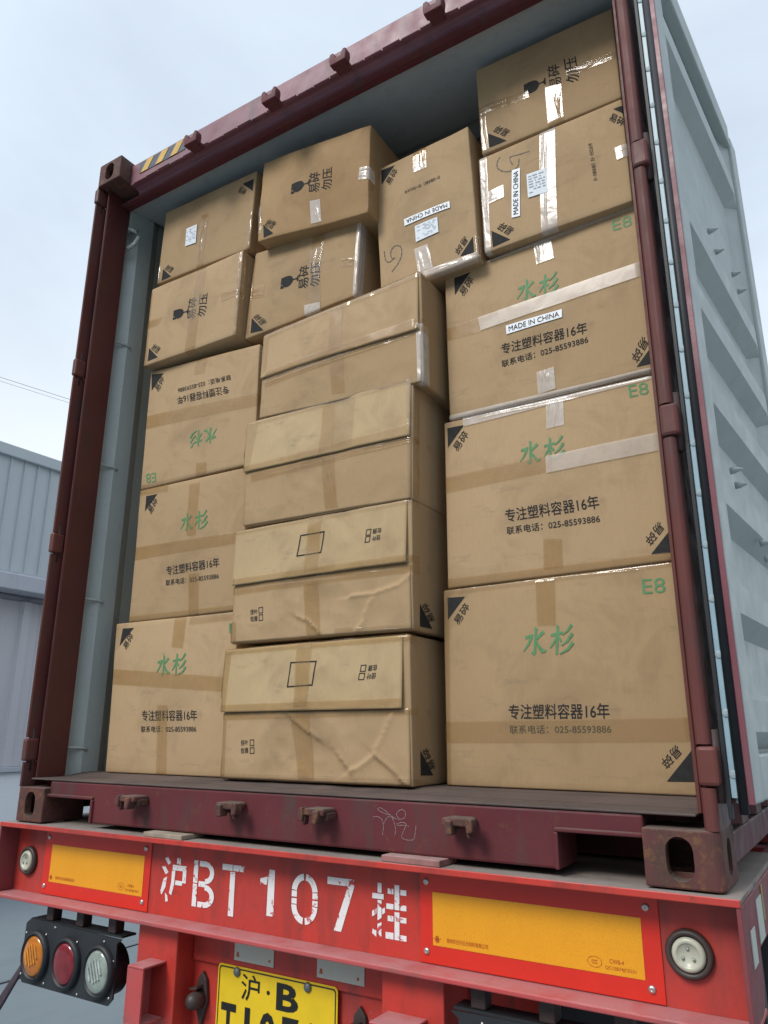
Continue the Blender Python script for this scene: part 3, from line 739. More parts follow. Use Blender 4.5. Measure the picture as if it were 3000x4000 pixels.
   ["tape",[[0.968,0.525],[1.006,0.522],[1.003,-0.002],[0.977,0.019]],"milky",0.9],
   ["tape",[[0.001,0.951],[0.043,0.954],[0.039,0.553],[0.012,0.538]],"brown",0.4],
 ]),
}
# ------------------------------------------------------------------ cartons
class Carton:
    def __init__(s, key, y, quad, depth, seed, amp=0.004, bulge=0.006, crumple=0.0, r=0.006):
        s.key, s.y, s.D, s.r, s.amp, s.bulge, s.cr = key, y, depth, r, amp, bulge, crumple
        s.TL, s.TR, s.BR, s.BL = [Vector((a[0], 0, a[1])) for a in quad]
        s.w = ((s.TR - s.TL).length + (s.BR - s.BL).length) / 2
        s.h = ((s.TL - s.BL).length + (s.TR - s.BR).length) / 2
        s.seed = Vector((seed * 3.17, seed * 7.3, seed * 1.9))
        s.creases = []
        s.flaps = []                     # (s0, s1, t0, t1, fn) on the front face
    def P(s, a, b, d, off=0.0, flap=True):
        """a, b metres across/up the front, d metres back; off = metres proud of the surface"""
        w, h, D, r = s.w, s.h, s.D, s.r
        if flap and s.flaps and d <= 0.0001:
            sa, tb = a / w, b / h
            for s0, s1, t0, t1, fn in s.flaps:
                if s0 - .002 <= sa <= s1 + .002 and t0 <= tb <= t1:
                    off += fn(min(max(sa, s0), s1), min(max(tb, t0), t1)); break
        if a > w: d += a - w; a = w
        if a < 0: d += -a; a = 0
        if b > h: d += b - h; b = h
        if b < 0: d += -b; b = 0
        p = Vector((a, d, b))
        c = Vector((min(max(a, r), w - r), min(max(d, r), D - r), min(max(b, r), h - r)))
        n = p - c
        n = n.normalized() if n.length > 1e-9 else Vector((0, -1, 0))
        p = c + n * (r + off)
        q = p * 2.6 + s.seed
        nz = Vector((noise.noise(q), noise.noise(q + Vector((31, 0, 0))), noise.noise(q + Vector((0, 57, 0))))) * s.amp
        q2 = p * 9 + s.seed
        nz += Vector((noise.noise(q2), noise.noise(q2 + Vector((11, 0, 0))), noise.noise(q2 + Vector((0, 17, 0))))) * s.amp * 0.28
        fs, ft = p.x / w, p.z / h
        nz.y -= s.bulge * max(0, math.sin(math.pi * min(max(fs, 0), 1))) * max(0, math.sin(math.pi * min(max(ft, 0), 1))) * max(0, 1 - d / 0.05)
        if s.cr:
            k = noise.noise(p * 5 + s.seed * 2)
            k2 = noise.noise(p * 11 + s.seed * 3)
            g = max(0, math.sin(math.pi * min(max(fs, 0), 1))) * max(0, 1 - d / .03)
            nz.y += s.cr * g * (abs(k) * 1.3 + abs(k2) * 0.5 - 0.35)
        for pl in s.creases:
            if d > .03 or p.z > s.h * .53: break
            best, sg = 9, 1
            for (x0, z0), (x1, z1) in zip(pl, pl[1:]):
                ex, ez = x1 - x0, z1 - z0
                L2 = ex * ex + ez * ez
                t = min(1, max(0, ((p.x - x0) * ex + (p.z - z0) * ez) / L2))
                dx, dz = p.x - x0 - t * ex, p.z - z0 - t * ez
                ds = math.hypot(dx, dz)
                if ds < best: best, sg = ds, (1 if dx * ez - dz * ex > 0 else -1)
            nz.y += sg * 0.0032 * math.exp(-best / 0.035) - 0.004 * math.exp(-(best / .007) ** 2)
        p += nz
        f = s.BL * (1 - fs) * (1 - ft) + s.BR * fs * (1 - ft) + s.TR * fs * ft + s.TL * (1 - fs) * ft
        return Vector((f.x, s.y + p.y, f.z))
    def S(s, fs, ft, off=0.0): return s.P(fs * s.w, ft * s.h, 0, off)
    def body(s, step=0.016):
        w, h, D = s.w, s.h, s.D
        nx, nz = max(8, int(w / step)), max(8, int(h / step))
        ny = 14
        def axis(n, L): return [0, s.r * .3, s.r] + [s.r + (L - 2 * s.r) * i / n for i in range(1, n)] + [L - s.r, L - s.r * .3, L]
        X, Z, Y = axis(nx, w), axis(nz, h), axis(ny, D)
        mb, idx = MB(), {}
        V, F = [], []
        def vid(i, j, k):
            if (i, j, k) not in idx:
                idx[(i, j, k)] = len(V)
                V.append(s.P(X[i], Z[k], Y[j], 0, False))
            return idx[(i, j, k)]
        I, J, K = len(X) - 1, len(Y) - 1, len(Z) - 1
        for i in range(I):
            for k in range(K):
                F.append((vid(i, 0, k), vid(i + 1, 0, k), vid(i + 1, 0, k + 1), vid(i, 0, k + 1)))
                F.append((vid(i, J, k), vid(i, J, k + 1), vid(i + 1, J, k + 1), vid(i + 1, J, k)))
        for j in range(J):
            for k in range(K):
                F.append((vid(I, j, k), vid(I, j + 1, k), vid(I, j + 1, k + 1), vid(I, j, k + 1)))
                F.append((vid(0, j, k), vid(0, j, k + 1), vid(0, j + 1, k + 1), vid(0, j + 1, k)))
            for i in range(I):
                F.append((vid(i, j, 0), vid(i, j + 1, 0), vid(i + 1, j + 1, 0), vid(i + 1, j, 0)))
                F.append((vid(i, j, K), vid(i + 1, j, K), vid(i + 1, j + 1, K), vid(i, j + 1, K)))
        return mb.add(V, F, True)

def bil(q, u, v):
    """q = TL TR BR BL, u across, v down"""
    return tuple((q[0][i] * (1 - u) + q[1][i] * u) * (1 - v) + (q[3][i] * (1 - u) + q[2][i] * u) * v for i in (0, 1))

def patch(c, q, mb, off, wr=0.0, seed=0, step=0.012):
    """a strip of film on the carton's front; creased strips get long folds"""
    lu = max(abs(q[1][0] - q[0][0]) * c.w, abs(q[1][1] - q[0][1]) * c.h)
    lv = max(abs(q[3][1] - q[0][1]) * c.h, abs(q[3][0] - q[0][0]) * c.w)
    creased = wr >= .6
    su = sv = step
    if creased:
        su, sv = (.010, .0016) if lu > lv * 1.3 else ((.0016, .010) if lv > lu * 1.3 else (.003, .003))
    nu, nv = max(8, int(lu / su)), max(8, int(lv / sv))
    rnd = random.Random(seed * 7 + 3)
    folds = []
    if creased:
        n = 3 if max(lu, lv) > .12 else 4
        along_u = lu > lv * 1.3 or (lu > lv * .77 and rnd.random() < .5)
        for k in range(n):
            folds.append((rnd.uniform(.08, .92), rnd.uniform(-.35, .35), rnd.uniform(0, 9), rnd.uniform(.0016, .0032), rnd.uniform(.0014, .0030) * wr, rnd.uniform(.15, .85), rnd.uniform(.12, .5)))
    V, F = [], []
    for j in range(nv + 1):
        for i in range(nu + 1):
            u, v = i / nu, j / nv
            a, b = bil(q, u, v)
            o = off + wr * 0.0010 * (0.3 + abs(noise.noise(Vector((a * c.w * 14, b * c.h * 14, seed * 4.1)))))
            for f0, slope, ph, wd, ht, mid, span in folds:
                s_, t_, wide = (u, v, lv) if along_u else (v, u, lu)
                e = (s_ - mid) / span
                if abs(e) > 1: continue
                d = abs(t_ - f0 - slope * (s_ - mid) - .05 * math.sin(ph + s_ * 9)) * wide
                if d < wd * 1.6: o += ht * (1 - e * e) * max(0, 1 - d / (wd * 1.6)) ** 1.2
            V.append(c.P(a * c.w, b * c.h, 0, o))
    for j in range(nv):
        for i in range(nu):
            o = j * (nu + 1) + i
            F.append((o, o + nu + 1, o + nu + 2, o + 1))
    mb.add(V, F, True)

def thicken(P, k):
    """grow a polygon outwards by k"""
    n, out = len(P), []
    area = sum(P[i][0] * P[(i + 1) % n][1] - P[(i + 1) % n][0] * P[i][1] for i in range(n))
    sg = 1 if area > 0 else -1
    for i in range(n):
        a, b, d = Vector(P[i - 1]), Vector(P[i]), Vector(P[(i + 1) % n])
        e1, e2 = (b - a).normalized(), (d - b).normalized()
        m = Vector((e1.y + e2.y, -e1.x - e2.x))
        if m.length < .2: m = Vector((e1.x - e2.x, e1.y - e2.y))
        out.append(tuple(b + m.normalized() * k * sg))
    return out

# the two brush characters, each stroke a tapered polygon in a 0..1 square
BRUSH = {
 'water': [[(.47, 1.0), (.56, .93), (.55, .10), (.47, .0), (.36, .10), (.47, .16)],
           [(.06, .68), (.40, .74), (.38, .62), (.24, .38), (.02, .16), (.0, .19), (.18, .40), (.27, .62), (.07, .60)],
           [(.56, .62), (.82, .84), (.90, .76), (.60, .55)],
           [(.55, .58), (.66, .38), (.84, .20), (1.0, .16), (.98, .11), (.82, .08), (.66, .26), (.55, .46)]],
 'fir': [[(.02, .70), (.50, .76), (.50, .69), (.02, .62)],
         [(.25, 1.0), (.34, .95), (.33, .02), (.25, .0)],
         [(.25, .66), (.30, .66), (.20, .42), (.02, .22), (.0, .25), (.16, .45)],
         [(.34, .58), (.37, .60), (.48, .48), (.44, .40)],
         [(.84, 1.0), (.92, .94), (.74, .76), (.52, .64), (.52, .67), (.70, .79)],
         [(.88, .70), (.97, .64), (.76, .42), (.50, .28), (.50, .31), (.72, .47)],
         [(.92, .40), (1.0, .33), (.78, .12), (.44, .0), (.44, .03), (.73, .17)]],
}
GLASS = [[(.24, .0), (.76, .0), (.78, .05), (.58, .09), (.55, .13), (.55, .30), (.72, .34), (.88, .42), (.97, .55), (1.0, .75), (.97, 1.0), (.36, 1.0), (.38, .91), (.20, .86), (.24, .77), (.03, .70),
          (.04, .55), (.13, .42), (.28, .34), (.45, .30), (.45, .13), (.42, .09), (.22, .05)],
         [(.02, .77), (.16, .82), (.12, .90), (.30, .95), (.28, 1.0), (.03, 1.0)]]

def affine(p, x, y):
    bl, br, tl = p
    return (bl[0] + (br[0] - bl[0]) * x + (tl[0] - bl[0]) * y, bl[1] + (br[1] - bl[1]) * x + (tl[1] - bl[1]) * y)

def refine(V, F, limit=0.25):
    """triangulate and split long edges so that print follows the bowed board"""
    bm = bmesh.new()
    vs = [bm.verts.new((v[0], v[1], 0)) for v in V]
    for f in F:
        try: bm.faces.new([vs[i] for i in f])
        except ValueError: pass
    bmesh.ops.triangulate(bm, faces=bm.faces)
    for _ in range(3):
        e = [x for x in bm.edges if x.calc_length() > limit]
        if not e: break
        bmesh.ops.subdivide_edges(bm, edges=e, cuts=1)
        bmesh.ops.triangulate(bm, faces=[f for f in bm.faces if len(f.verts) > 3])
    bm.verts.index_update()
    r = ([(v.co.x, v.co.y) for v in bm.verts], [[v.index for v in f.verts] for f in bm.faces])
    bm.free()
    return r

def stroke2d(pts, wid):
    """a pen line as quads with mitred joints, in the plane of pts"""
    V, F = [], []
    for i, p in enumerate(pts):
        a, b = Vector(pts[max(i - 1, 0)]), Vector(pts[min(i + 1, len(pts) - 1)])
        d = (b - a).normalized(); n = Vector((-d.y, d.x))
        k = wid * (0.7 + 0.3 * math.sin(i * 1.7))
        V += [tuple(Vector(p) + n * k), tuple(Vector(p) - n * k)]
        if i: F.append((2 * i - 2, 2 * i - 1, 2 * i + 1, 2 * i))
    return V, F

def smooth_line(pts, n=4):
    out = []
    for i in range(len(pts) - 1):
        p0, p1, p2, p3 = [Vector(pts[max(0, min(len(pts) - 1, i + k))]) for k in (-1, 0, 1, 2)]
        for k in range(n):
            t = k / n
            out.append(tuple(0.5 * ((2 * p1) + (p2 - p0) * t + (2 * p0 - 5 * p1 + 4 * p2 - p3) * t * t + (3 * p1 - p0 - 3 * p2 + p3) * t ** 3)))
    return out + [pts[-1]]

def corner_char(c, mb, pts): pass

PRINT, TAPE = 0.0011, 0.0019

def carton(key, label, group, depth, seed, **kw):
    y, quad, marks = BOXDATA[key]
    flaps = kw.pop('flaps', None)
    mat = kw.pop('mat', 'card')
    c = Carton(key, y, quad, depth, seed, **kw)
    base = Vector(((c.BL.x + c.BR.x) / 2, y + depth / 2, min(c.BL.z, c.BR.z)))
    c.creases = [[(q[0] * c.w, q[1] * c.h) for q in m_[1]] for m_ in marks if m_[0] == 'crease']
    root = empty('cardboard_box', base, label, 'box', group)
    c.body().build('box_body', M[mat], root, fix=False)
    if flaps:
        for nm, s0, s1, t0, t1, fn, m in flaps:
            mb = MB()
            nu, nv = 84, 36
            V, F = [], []
            cr = kw.get('crumple', 0)
            for layer in (0, 1):
                for j in range(nv + 1):
                    for i in range(nu + 1):
                        a, b = s0 + (s1 - s0) * i / nu, t0 + (t1 - t0) * j / nv
                        o = fn(a, b)
                        V.append(c.P(a * c.w, b * c.h, 0, o if layer == 0 else max(o - 0.006, -0.004), False))
            N = (nu + 1) * (nv + 1)
            for j in range(nv):
                for i in range(nu):
                    o = j * (nu + 1) + i
                    F.append((o, o + 1, o + nu + 2, o + nu + 1))
                    F.append((N + o, N + o + nu + 1, N + o + nu + 2, N + o + 1))
            ring = [i for i in range(nu + 1)] + [j * (nu + 1) + nu for j in range(1, nv + 1)] + [nv * (nu + 1) + i for i in range(nu - 1, -1, -1)] + [j * (nu + 1) for j in range(nv - 1, 0, -1)]
            for i in range(len(ring)):
                a, b = ring[i], ring[(i + 1) % len(ring)]
                F.append((a, N + a, N + b, b))
            mb.add(V, F, True)
            f = mb.build('flap', M[m], root, nm, fix=False)
        c.flaps = [(s0, s1, t0, t1, fn) for nm, s0, s1, t0, t1, fn, m in flaps]
    class Marks:
        """each printed mark becomes a part of its own"""
        def __init__(s, name, m): s.name, s.m = name, m
        def add(s, V, F): MB().add(V, F).build(s.name, M[s.m], root)
    ink, green, pen = Marks('printed_text', 'ink'), Marks('green_lettering', 'green'), Marks('pen_mark', 'marker')
    tri_mark, box_mark = Marks('triangle_mark', 'ink'), Marks('printed_square', 'ink')
    n = 0
    for mk in marks:
        kind, pts = mk[0], mk[1]
        if kind == 'text':
            V, F, ar = text_mesh(mk[2], 0.007)
            if mk[2].isascii(): V, F, ar = text_mesh(mk[2], 0.0)
            tgt = green if mk[3] == 'green' else ink
            tgt.add([c.S(*affine(pts, *p), PRINT) for p in V], F)
        elif kind == 'shan':
            for ch, x0, x1 in (('water', 0, .46), ('fir', .54, 1)):
                mb = MB()
                for k, st in enumerate(BRUSH[ch]):
                    st = thicken(st, .017)
                    V, F = refine(st, [list(range(len(st)))], .4)
                    mb.add([c.S(*affine(pts, x0 + (x1 - x0) * p[0], p[1]), PRINT + .00012 * k) for p in V], F)
                mb.build('green_lettering', M['green'], root)
        elif kind == 'glass':
            mb = MB()
            for st in GLASS:
                V, F = refine(st, [list(range(len(st)))], .4)
                mb.add([c.S(*affine(pts, *p), PRINT) for p in V], F)
            mb.build('broken_glass_symbol', M['ink'], root)
        elif kind == 'tri':
            V, F = refine([(0, 0), (1, 0), (0, 1)], [(0, 1, 2)], .2)
            tri_mark.add([c.S(*affine(pts, *p), PRINT) for p in V], F)
        elif kind == 'rect':
            lw = 0.0022 if (abs(pts[1][0] - pts[0][0]) * c.w) > .04 else 0.0013
            mb = MB()
            for i in range(4):
                a, b = pts[i], pts[(i + 1) % 4]
                A, B = Vector((a[0] * c.w, a[1] * c.h)), Vector((b[0] * c.w, b[1] * c.h))
                d = (B - A).normalized(); nn = Vector((-d.y, d.x)) * lw
                A -= d * lw; B += d * lw
                k = 8
                V = []
                for j in range(k + 1):
                    m_ = A.lerp(B, j / k)
                    V += [c.P(*(m_ + nn), 0, PRINT), c.P(*(m_ - nn), 0, PRINT)]
                mb.add(V, [(2 * j, 2 * j + 1, 2 * j + 3, 2 * j + 2) for j in range(k)])
            mb.build('printed_square', M['ink'], root)
        elif kind == 'line':
            P2 = smooth_line([(p[0] * c.w, p[1] * c.h) for p in pts])
            V, F = stroke2d(P2, 0.0026)
            pen.add([c.P(v[0], v[1], 0, PRINT) for v in V], F)
        elif kind in ('tri_side', 'text_side'):
            if kind == 'tri_side':
                V, F = refine([(0, 0), (1, 0), (0, 1)], [(0, 1, 2)], .2)
            else:
                V, F, ar = text_mesh(mk[2], 0.007)
            (tri_mark if kind == 'tri_side' else ink).add([c.P(c.w, q[1] * c.h, max(q[0], .008), PRINT) for q in (affine(pts, *p) for p in V)], F)
        elif kind == 'sticker':
            # reading frame BL BR TR TL
            q = [pts[3], pts[2], pts[1], pts[0]]
            mb = MB(); patch(c, q, mb, 0.0030, 0.0, n)
            s = mb.build('sticker', M['sticker'], root, fix=False)
            V, F, ar = text_mesh(mk[2], 0.0)
            tb = MB()
            tb.add([c.S(*bil(q, .05 + .90 * p[0], .80 - .60 * p[1]), 0.0042) for p in V], F)
            tb.build('sticker_lettering', M['ink'], s)
        elif kind == 'paper':
            mb = MB(); patch(c, pts, mb, 0.0034, 0.25, n)
            s = mb.build('paper_label', M['paper'], root, fix=False)
            tb = MB()
            rnd = random.Random(seed + n)
            for r_ in range(7):
                v = .12 + r_ * .115
                u = .08
                while u < .85:
                    L = rnd.uniform(.05, .28)
                    if rnd.random() < .65:
                        tb.add([c.S(*bil(pts, uu, vv), 0.0052) for uu, vv in ((u, v), (min(.93, u + L), v), (min(.93, u + L), v + .03), (u, v + .03))], [(0, 1, 2, 3)])
                    u += L + rnd.uniform(.04, .12)
            tb.build('label_print', M['faint'], s)
        elif kind == 'tape':
            m, wr = mk[2], mk[3]
            q = [list(p) for p in pts]
            # run strips that reach an edge on round it
            for i in (0, 1):
                if q[i][1] > .975: q[i][1] = 1 + .035 / c.h
            for i in (0, 3):
                if q[i][0] < .02 and len(set((0,))) and abs(q[1][0] - q[0][0]) > .25: q[i][0] = -.04 / c.w
            for i in (1, 2):
                if q[i][0] > .975: q[i][0] = 1 + .04 / c.w
            for i in (2, 3):
                if q[i][1] < .02: q[i][1] = -.02 / c.h
            mb = MB()
            patch(c, q, mb, TAPE + 0.00035 * (n % 5), wr, seed * 10 + n)
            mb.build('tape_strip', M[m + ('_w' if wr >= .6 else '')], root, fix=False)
        n += 1
    return root

def flapset(seam0, seam1, lift=0.012, right=0.975, mats=('card_pale_lit', 'card')):
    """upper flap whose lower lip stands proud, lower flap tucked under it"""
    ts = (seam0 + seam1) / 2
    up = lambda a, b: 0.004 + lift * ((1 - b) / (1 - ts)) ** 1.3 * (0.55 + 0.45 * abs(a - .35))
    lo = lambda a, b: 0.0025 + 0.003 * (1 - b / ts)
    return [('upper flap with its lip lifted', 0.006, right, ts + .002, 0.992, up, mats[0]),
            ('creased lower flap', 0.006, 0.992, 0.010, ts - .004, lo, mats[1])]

G = 'cartons stacked at the open end of the container'
carton('R1', 'large green-lettered box on the container floor at the bottom of the right stack', G, .5, 1)
carton('R2', 'large green-lettered box with silvery tape, second from the bottom of the right stack', G, .5, 2)
carton('R3', 'large green-lettered box with a white MADE IN CHINA sticker under its tape band', G, .5, 3)
carton('R4', 'box with a sideways MADE IN CHINA sticker and wide silvery vertical tape', G, .45, 4)
carton('R5', 'shaded box with broken glass symbol on top of the right stack just under the roof', G, .45, 5)
carton('N', 'upright box with an upside-down MADE IN CHINA sticker beside the dark gap', G, .45, 6, amp=.008)
carton('M5', 'stained box with broken glass symbol tilted on another box, left of the dark gap', G, .45, 7, amp=.014, bulge=.008, mat='card_stained')
carton('M4', 'box with broken glass symbol and long shiny tape, directly below the tilted stained box', G, .5, 8, amp=.009, bulge=.010)
carton('L5', 'shaded box with a white paper label in the top left corner of the load', G, .45, 9)
carton('L4', 'box with broken glass symbol overhanging the upside-down lettered box on the left', G, .45, 10, amp=.007)
carton('L3', 'box with upside-down green lettering on top of two similar boxes along the left wall', G, .5, 11)
carton('L2', 'box with upright green lettering squeezed between the upside-down box and the bottom left box', G, .5, 12)
carton('L1', 'box with green lettering standing on the floor at the bottom left of the load', G, .5, 13)
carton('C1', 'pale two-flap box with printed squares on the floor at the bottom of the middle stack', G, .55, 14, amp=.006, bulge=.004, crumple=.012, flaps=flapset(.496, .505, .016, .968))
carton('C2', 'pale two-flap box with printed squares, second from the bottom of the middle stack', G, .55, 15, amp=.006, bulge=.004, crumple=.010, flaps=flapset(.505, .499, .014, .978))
carton('C3', 'unmarked two-flap box with shiny taped right edge, second from the top of the middle stack', G, .55, 16, amp=.006, bulge=.006, crumple=.005, flaps=flapset(.508, .513, .010, .990, ('card_pale_lit', 'card')))
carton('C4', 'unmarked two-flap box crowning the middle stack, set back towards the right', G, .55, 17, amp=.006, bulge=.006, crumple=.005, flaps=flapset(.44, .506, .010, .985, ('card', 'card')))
# ------------------------------------------------------------------ yard, warehouse, wires
GZ = -1.35
g = MB()
N = 40
V, F = [], []
for j in range(N + 1):
    for i in range(N + 1):
        sx = (i / N - .5) * 2; sy = (j / N - .5) * 2
        V.append((abs(sx) ** 2.2 * math.copysign(600, sx), abs(sy) ** 2.2 * math.copysign(600, sy), GZ))
for j in range(N):
    for i in range(N):
        o = j * (N + 1) + i
        F.append((o, o + 1, o + N + 2, o + N + 1))
g.add(V, F)
o = g.build('ground', M['concrete']); o['kind'] = 'structure'
jm = MB()
for k in range(-3, 6):
    jm.box(-5.6, 12, k * 4.0 + 1.05, k * 4.0 + 1.075, GZ + .003, GZ + .005)
jm.box(-2.6, -2.575, -20, 30, GZ + .0065, GZ + .008)
o = jm.build('ground_joint', M['joint']); o['kind'] = 'structure'

wh = empty('warehouse', (-7, 6, GZ), 'pale metal-clad warehouse with ribbed walls and a white plinth at the left edge', 'warehouse')
def ribbed(y0, y1, z0, z1, x, pitch, prof, flip=False):
    """sheet in the YZ plane; prof = [(fraction of pitch, proud)]"""
    mb = MB()
    pts = []
    y = y0
    while y < y1:
        for f, d in prof:
            if y + f * pitch <= y1: pts.append((x + d, y + f * pitch))
        y += pitch
    V = [(a, b, z0) for a, b in pts] + [(a, b, z1) for a, b in pts]
    n = len(pts)
    return mb.add(V, [(i, i + 1, n + i + 1, n + i) for i in range(n - 1)])
XB = -5.9
rib = [(0, 0), (.40, 0), (.415, .012), (.43, .012), (.445, 0), (.74, 0), (.755, .006), (.77, 0)]
ribbed(-1.0, 16, 2.15, 3.60, XB, .37, [(0, 0), (.44, 0), (.455, .024), (.485, .024), (.50, 0), (.95, 0), (.965, .024), (.985, .024)]).build('upper_cladding', M['cladding'], wh)
mb = MB()
mb.box(XB - .10, XB + .055, -1.0, 16, 3.60, 3.745, .01); mb.build('parapet_cap', M['cladding'], wh)
mb = MB(); mb.box(XB - .0, XB + .30, -1.0, 16, 1.915, 2.105, .012); mb.box(XB + .02, XB + .26, -1.0, 16, 2.107, 2.14); mb.build('gutter', M['fascia'], wh)
ribbed(-1.0, 16, -.085, 1.84, XB - .02, .56, [(0, 0), (.30, 0), (.345, .045), (.52, .045), (.565, 0), (.78, 0), (.80, .012), (.83, .012), (.85, 0)]).build('lower_cladding', M['cladding_low'], wh)
mb = MB(); mb.box(XB - .05, XB + .10, -1.0, 16, -.145, -.088, .006); mb.build('ledge_trim', M['fascia'], wh)
mb = MB(); mb.box(XB - .20, XB + .055, -1.0, 16, GZ, -.148, .01); mb.build('plinth', M['plinth'], wh)
mb = MB(); mb.box(-12, XB - .11, -1.0, 16, GZ, 3.55); mb.box(XB - .2, XB - .045, -1.0, 16, 1.845, 1.90); mb.build('building_core', M['fascia'], wh)
for k, (za, lab) in enumerate(((6.07, 'upper of two thin wires crossing the sky above the warehouse'), (6.0, 'lower of two thin wires crossing the sky above the warehouse'))):
    pts = [(-9, -6 + i * 2.0, za - .75 + .09 * (i * 2.0 - 2) + .004 * (i - 6) ** 2 * (1 + k * .6)) for i in range(20)]
    mb = MB(); mb.tube(pts, 0.0045 - .0012 * k, 6)
    o = mb.build('overhead_wire', M['far_wire']); o['label'] = lab; o['category'] = 'wire'; o['group'] = 'wires over the warehouse'

# ------------------------------------------------------------------ shipping container
W, H, L = 2.438, 2.896, 12.19
ct = empty('shipping_container', (W / 2, 6, 0), 'open maroon shipping container packed with cardboard boxes on the red trailer', 'shipping container')

def oval(cx, cz, rw, rh, n=10):
    """upright slot outline, half width rw, half height rh"""
    P_ = []
    for k in range(n + 1):
        t = math.pi * k / n; P_.append((cx + rw * math.cos(t), cz + (rh - rw) + rw * math.sin(t)))
    for k in range(n + 1):
        t = math.pi + math.pi * k / n; P_.append((cx + rw * math.cos(t), cz - (rh - rw) + rw * math.sin(t)))
    return P_
def casting(left, top, y0=0.0):
    x0, x1 = (0, .162) if left else (W - .162, W)
    z0, z1 = (H - .118, H) if top else (0, .118)
    bm = bmesh.new()
    bmesh.ops.create_cube(bm, size=1)
    for v in bm.verts: v.co = Vector(((x0 + x1) / 2 + v.co.x * .162, y0 + .089 + v.co.y * .178, (z0 + z1) / 2 + v.co.z * .118))
    xo = x0 if left else x1
    e = [e for e in bm.edges if all(abs(v.co.x - xo) < 1e-4 and abs(v.co.y - y0) < 1e-4 for v in e.verts)]
    bmesh.ops.bevel(bm, geom=e, offset=.022, segments=5, affect='EDGES', profile=.5)
    bmesh.ops.bevel(bm, geom=[e for e in bm.edges if e.calc_face_angle(0) > .6], offset=.004, segments=2, affect='EDGES', profile=.5)
    mb = MB().from_bm(bm)
    o = mb.build('corner_casting', M['casting'], ct)
    t = .026
    cut = [MB().box(x0 + t, x1 - t, y0 + t, y0 + .178 - t, z0 + t, z1 - t)]
    cx = x0 + (.086 if left else .076)
    cut.append(MB().prism(oval(cx, (z0 + z1) / 2, .0285, .0445), 'Y', y0 - .02, y0 + .05))
    cut.append(MB().prism(oval(y0 + .089, (z0 + z1) / 2, .026, .040), 'X', xo - .05, xo + .05))
    zc = z1 if top else z0
    cut.append(MB().prism([(p[1], p[0]) for p in oval(y0 + .089, (x0 + x1) / 2, .031, .06)], 'Z', zc - .05, zc + .05))
    off = LOC[ct.name]
    for c in cut: c.v = [tuple(Vector(v) - off) for v in c.v]
    # the part's mesh is stored relative to its parent, so cut it unparented
    o.parent = None
    boolean(o, cut)
    o.parent = ct
    return o
for left in (True, False):
    for top in (True, False): casting(left, top)

# rear posts: outer strip, hinge recess, inner J bar
def post(left):
    f = (lambda x: x) if left else (lambda x: W - x)
    LUG = [(.208, .290), (1.013, 1.096), (1.804, 1.885), (2.690, 2.765)]
    skin = [(.0, .061), (.004, .061), (.004, .1145), (.0, .1145)]
    strip = [(.0, .014)] + [(.014 - .014 * math.cos(R(t)), .014 - .014 * math.sin(R(t))) for t in range(15, 90, 15)] + ([(.012, .001), (.015, .004), (.015, .060)] if left else [(.016, .0), (.026, .003), (.031, .010), (.031, .060)]) + [(.0, .060)]
    def pr(poly, z0, z1, bev=0.0, smooth=False):
        pts = [(f(x), y) for x, y in poly]
        if not left: pts = pts[::-1]
        return MB().prism(pts, 'Z', z0, z1, bev)
    mb = MB()
    z = .118
    for a, b in LUG + [(2.778, 2.778)]:
        m = pr(strip, z, a - .004)
        mb.add(m.v, m.f)
        z = b + .004
    mb.build('post_strip', M['maroon_post'], ct)
    pr(skin, .118, 2.778).build('post_skin', M['maroon_shaded'], ct)
    m = pr([(.002, .115), (.036, .115), (.036, .161), (.002, .161)], .118, 2.778); m.build('corner_post', M['maroon_shaded'], ct)
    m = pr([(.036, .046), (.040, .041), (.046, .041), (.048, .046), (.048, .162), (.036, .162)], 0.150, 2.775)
    m.build('post_inner_bar', M['maroon_shaded'] if left else M['maroon_post'], ct)
    for a, b in LUG:
        m = MB()
        x0, x1 = sorted((f(-.001 if left else -.012), f(.026 if left else .031)))
        m.box(x0, x1, -.004, .052, a, b, .008)
        m.build('hinge_lug', M['maroon_post'], ct)
        m = MB()
        xc = f(.006 if left else -.004)
        m.tube([(xc, .030, a - .035), (xc, .030, b + .035)], .011, 10)
        m.build('hinge_pin', M['post_brown'], ct)
post(True); post(False)

# rear sill with the two end recesses, threshold plate, floor
sill = [(.162, .092), (.405, .092), (.405, .012), (2.080, .012), (2.080, .098), (2.276, .098), (2.276, .142), (.162, .142)]
mb = MB(); mb.prism(sill, 'Y', .022, .150, .006); mb.build('rear_sill', M['maroon'], ct)
mb = MB(); mb.box(.163, 2.275, .60, .62, .005, .123); mb.build('recess_dark_plate', M['maroon_shaded'], ct)  # added dark plate behind the sill recesses so they read black
mb = MB()
mb.box(.160, .412, .012, .1, .088, .098, .003); mb.box(.403, .414, .013, .1, .012, .0878, .003)
mb.build('sill_lip', M['maroon'], ct)
mb = MB()
mb.box(2.071, 2.277, .012, .1, .094, .104, .003); mb.box(2.069, 2.0795, .013, .1, .012, .0935, .003)
mb.build('sill_lip', M['maroon'], ct)
mb = MB(); mb.box(.048, W - .048, .0195, .151, .143, .149, .003); mb.add([(.049, .1515, .149), (W - .049, .1515, .149), (W - .049, .24, .1605), (.049, .24, .1605)], [(0, 1, 2, 3)])
mb.build('threshold_plate', M['floor'], ct)
mb = MB(); mb.box(.04, W - .04, .241, L - .05, .125, .1612); mb.build('container_floor', M['floor'], ct)
mb = MB()
for k in range(18): MB().box(.1, W - .1, .35 + k * .66, .41 + k * .66, .005, .124).build('cross_member', M['maroon'], ct)

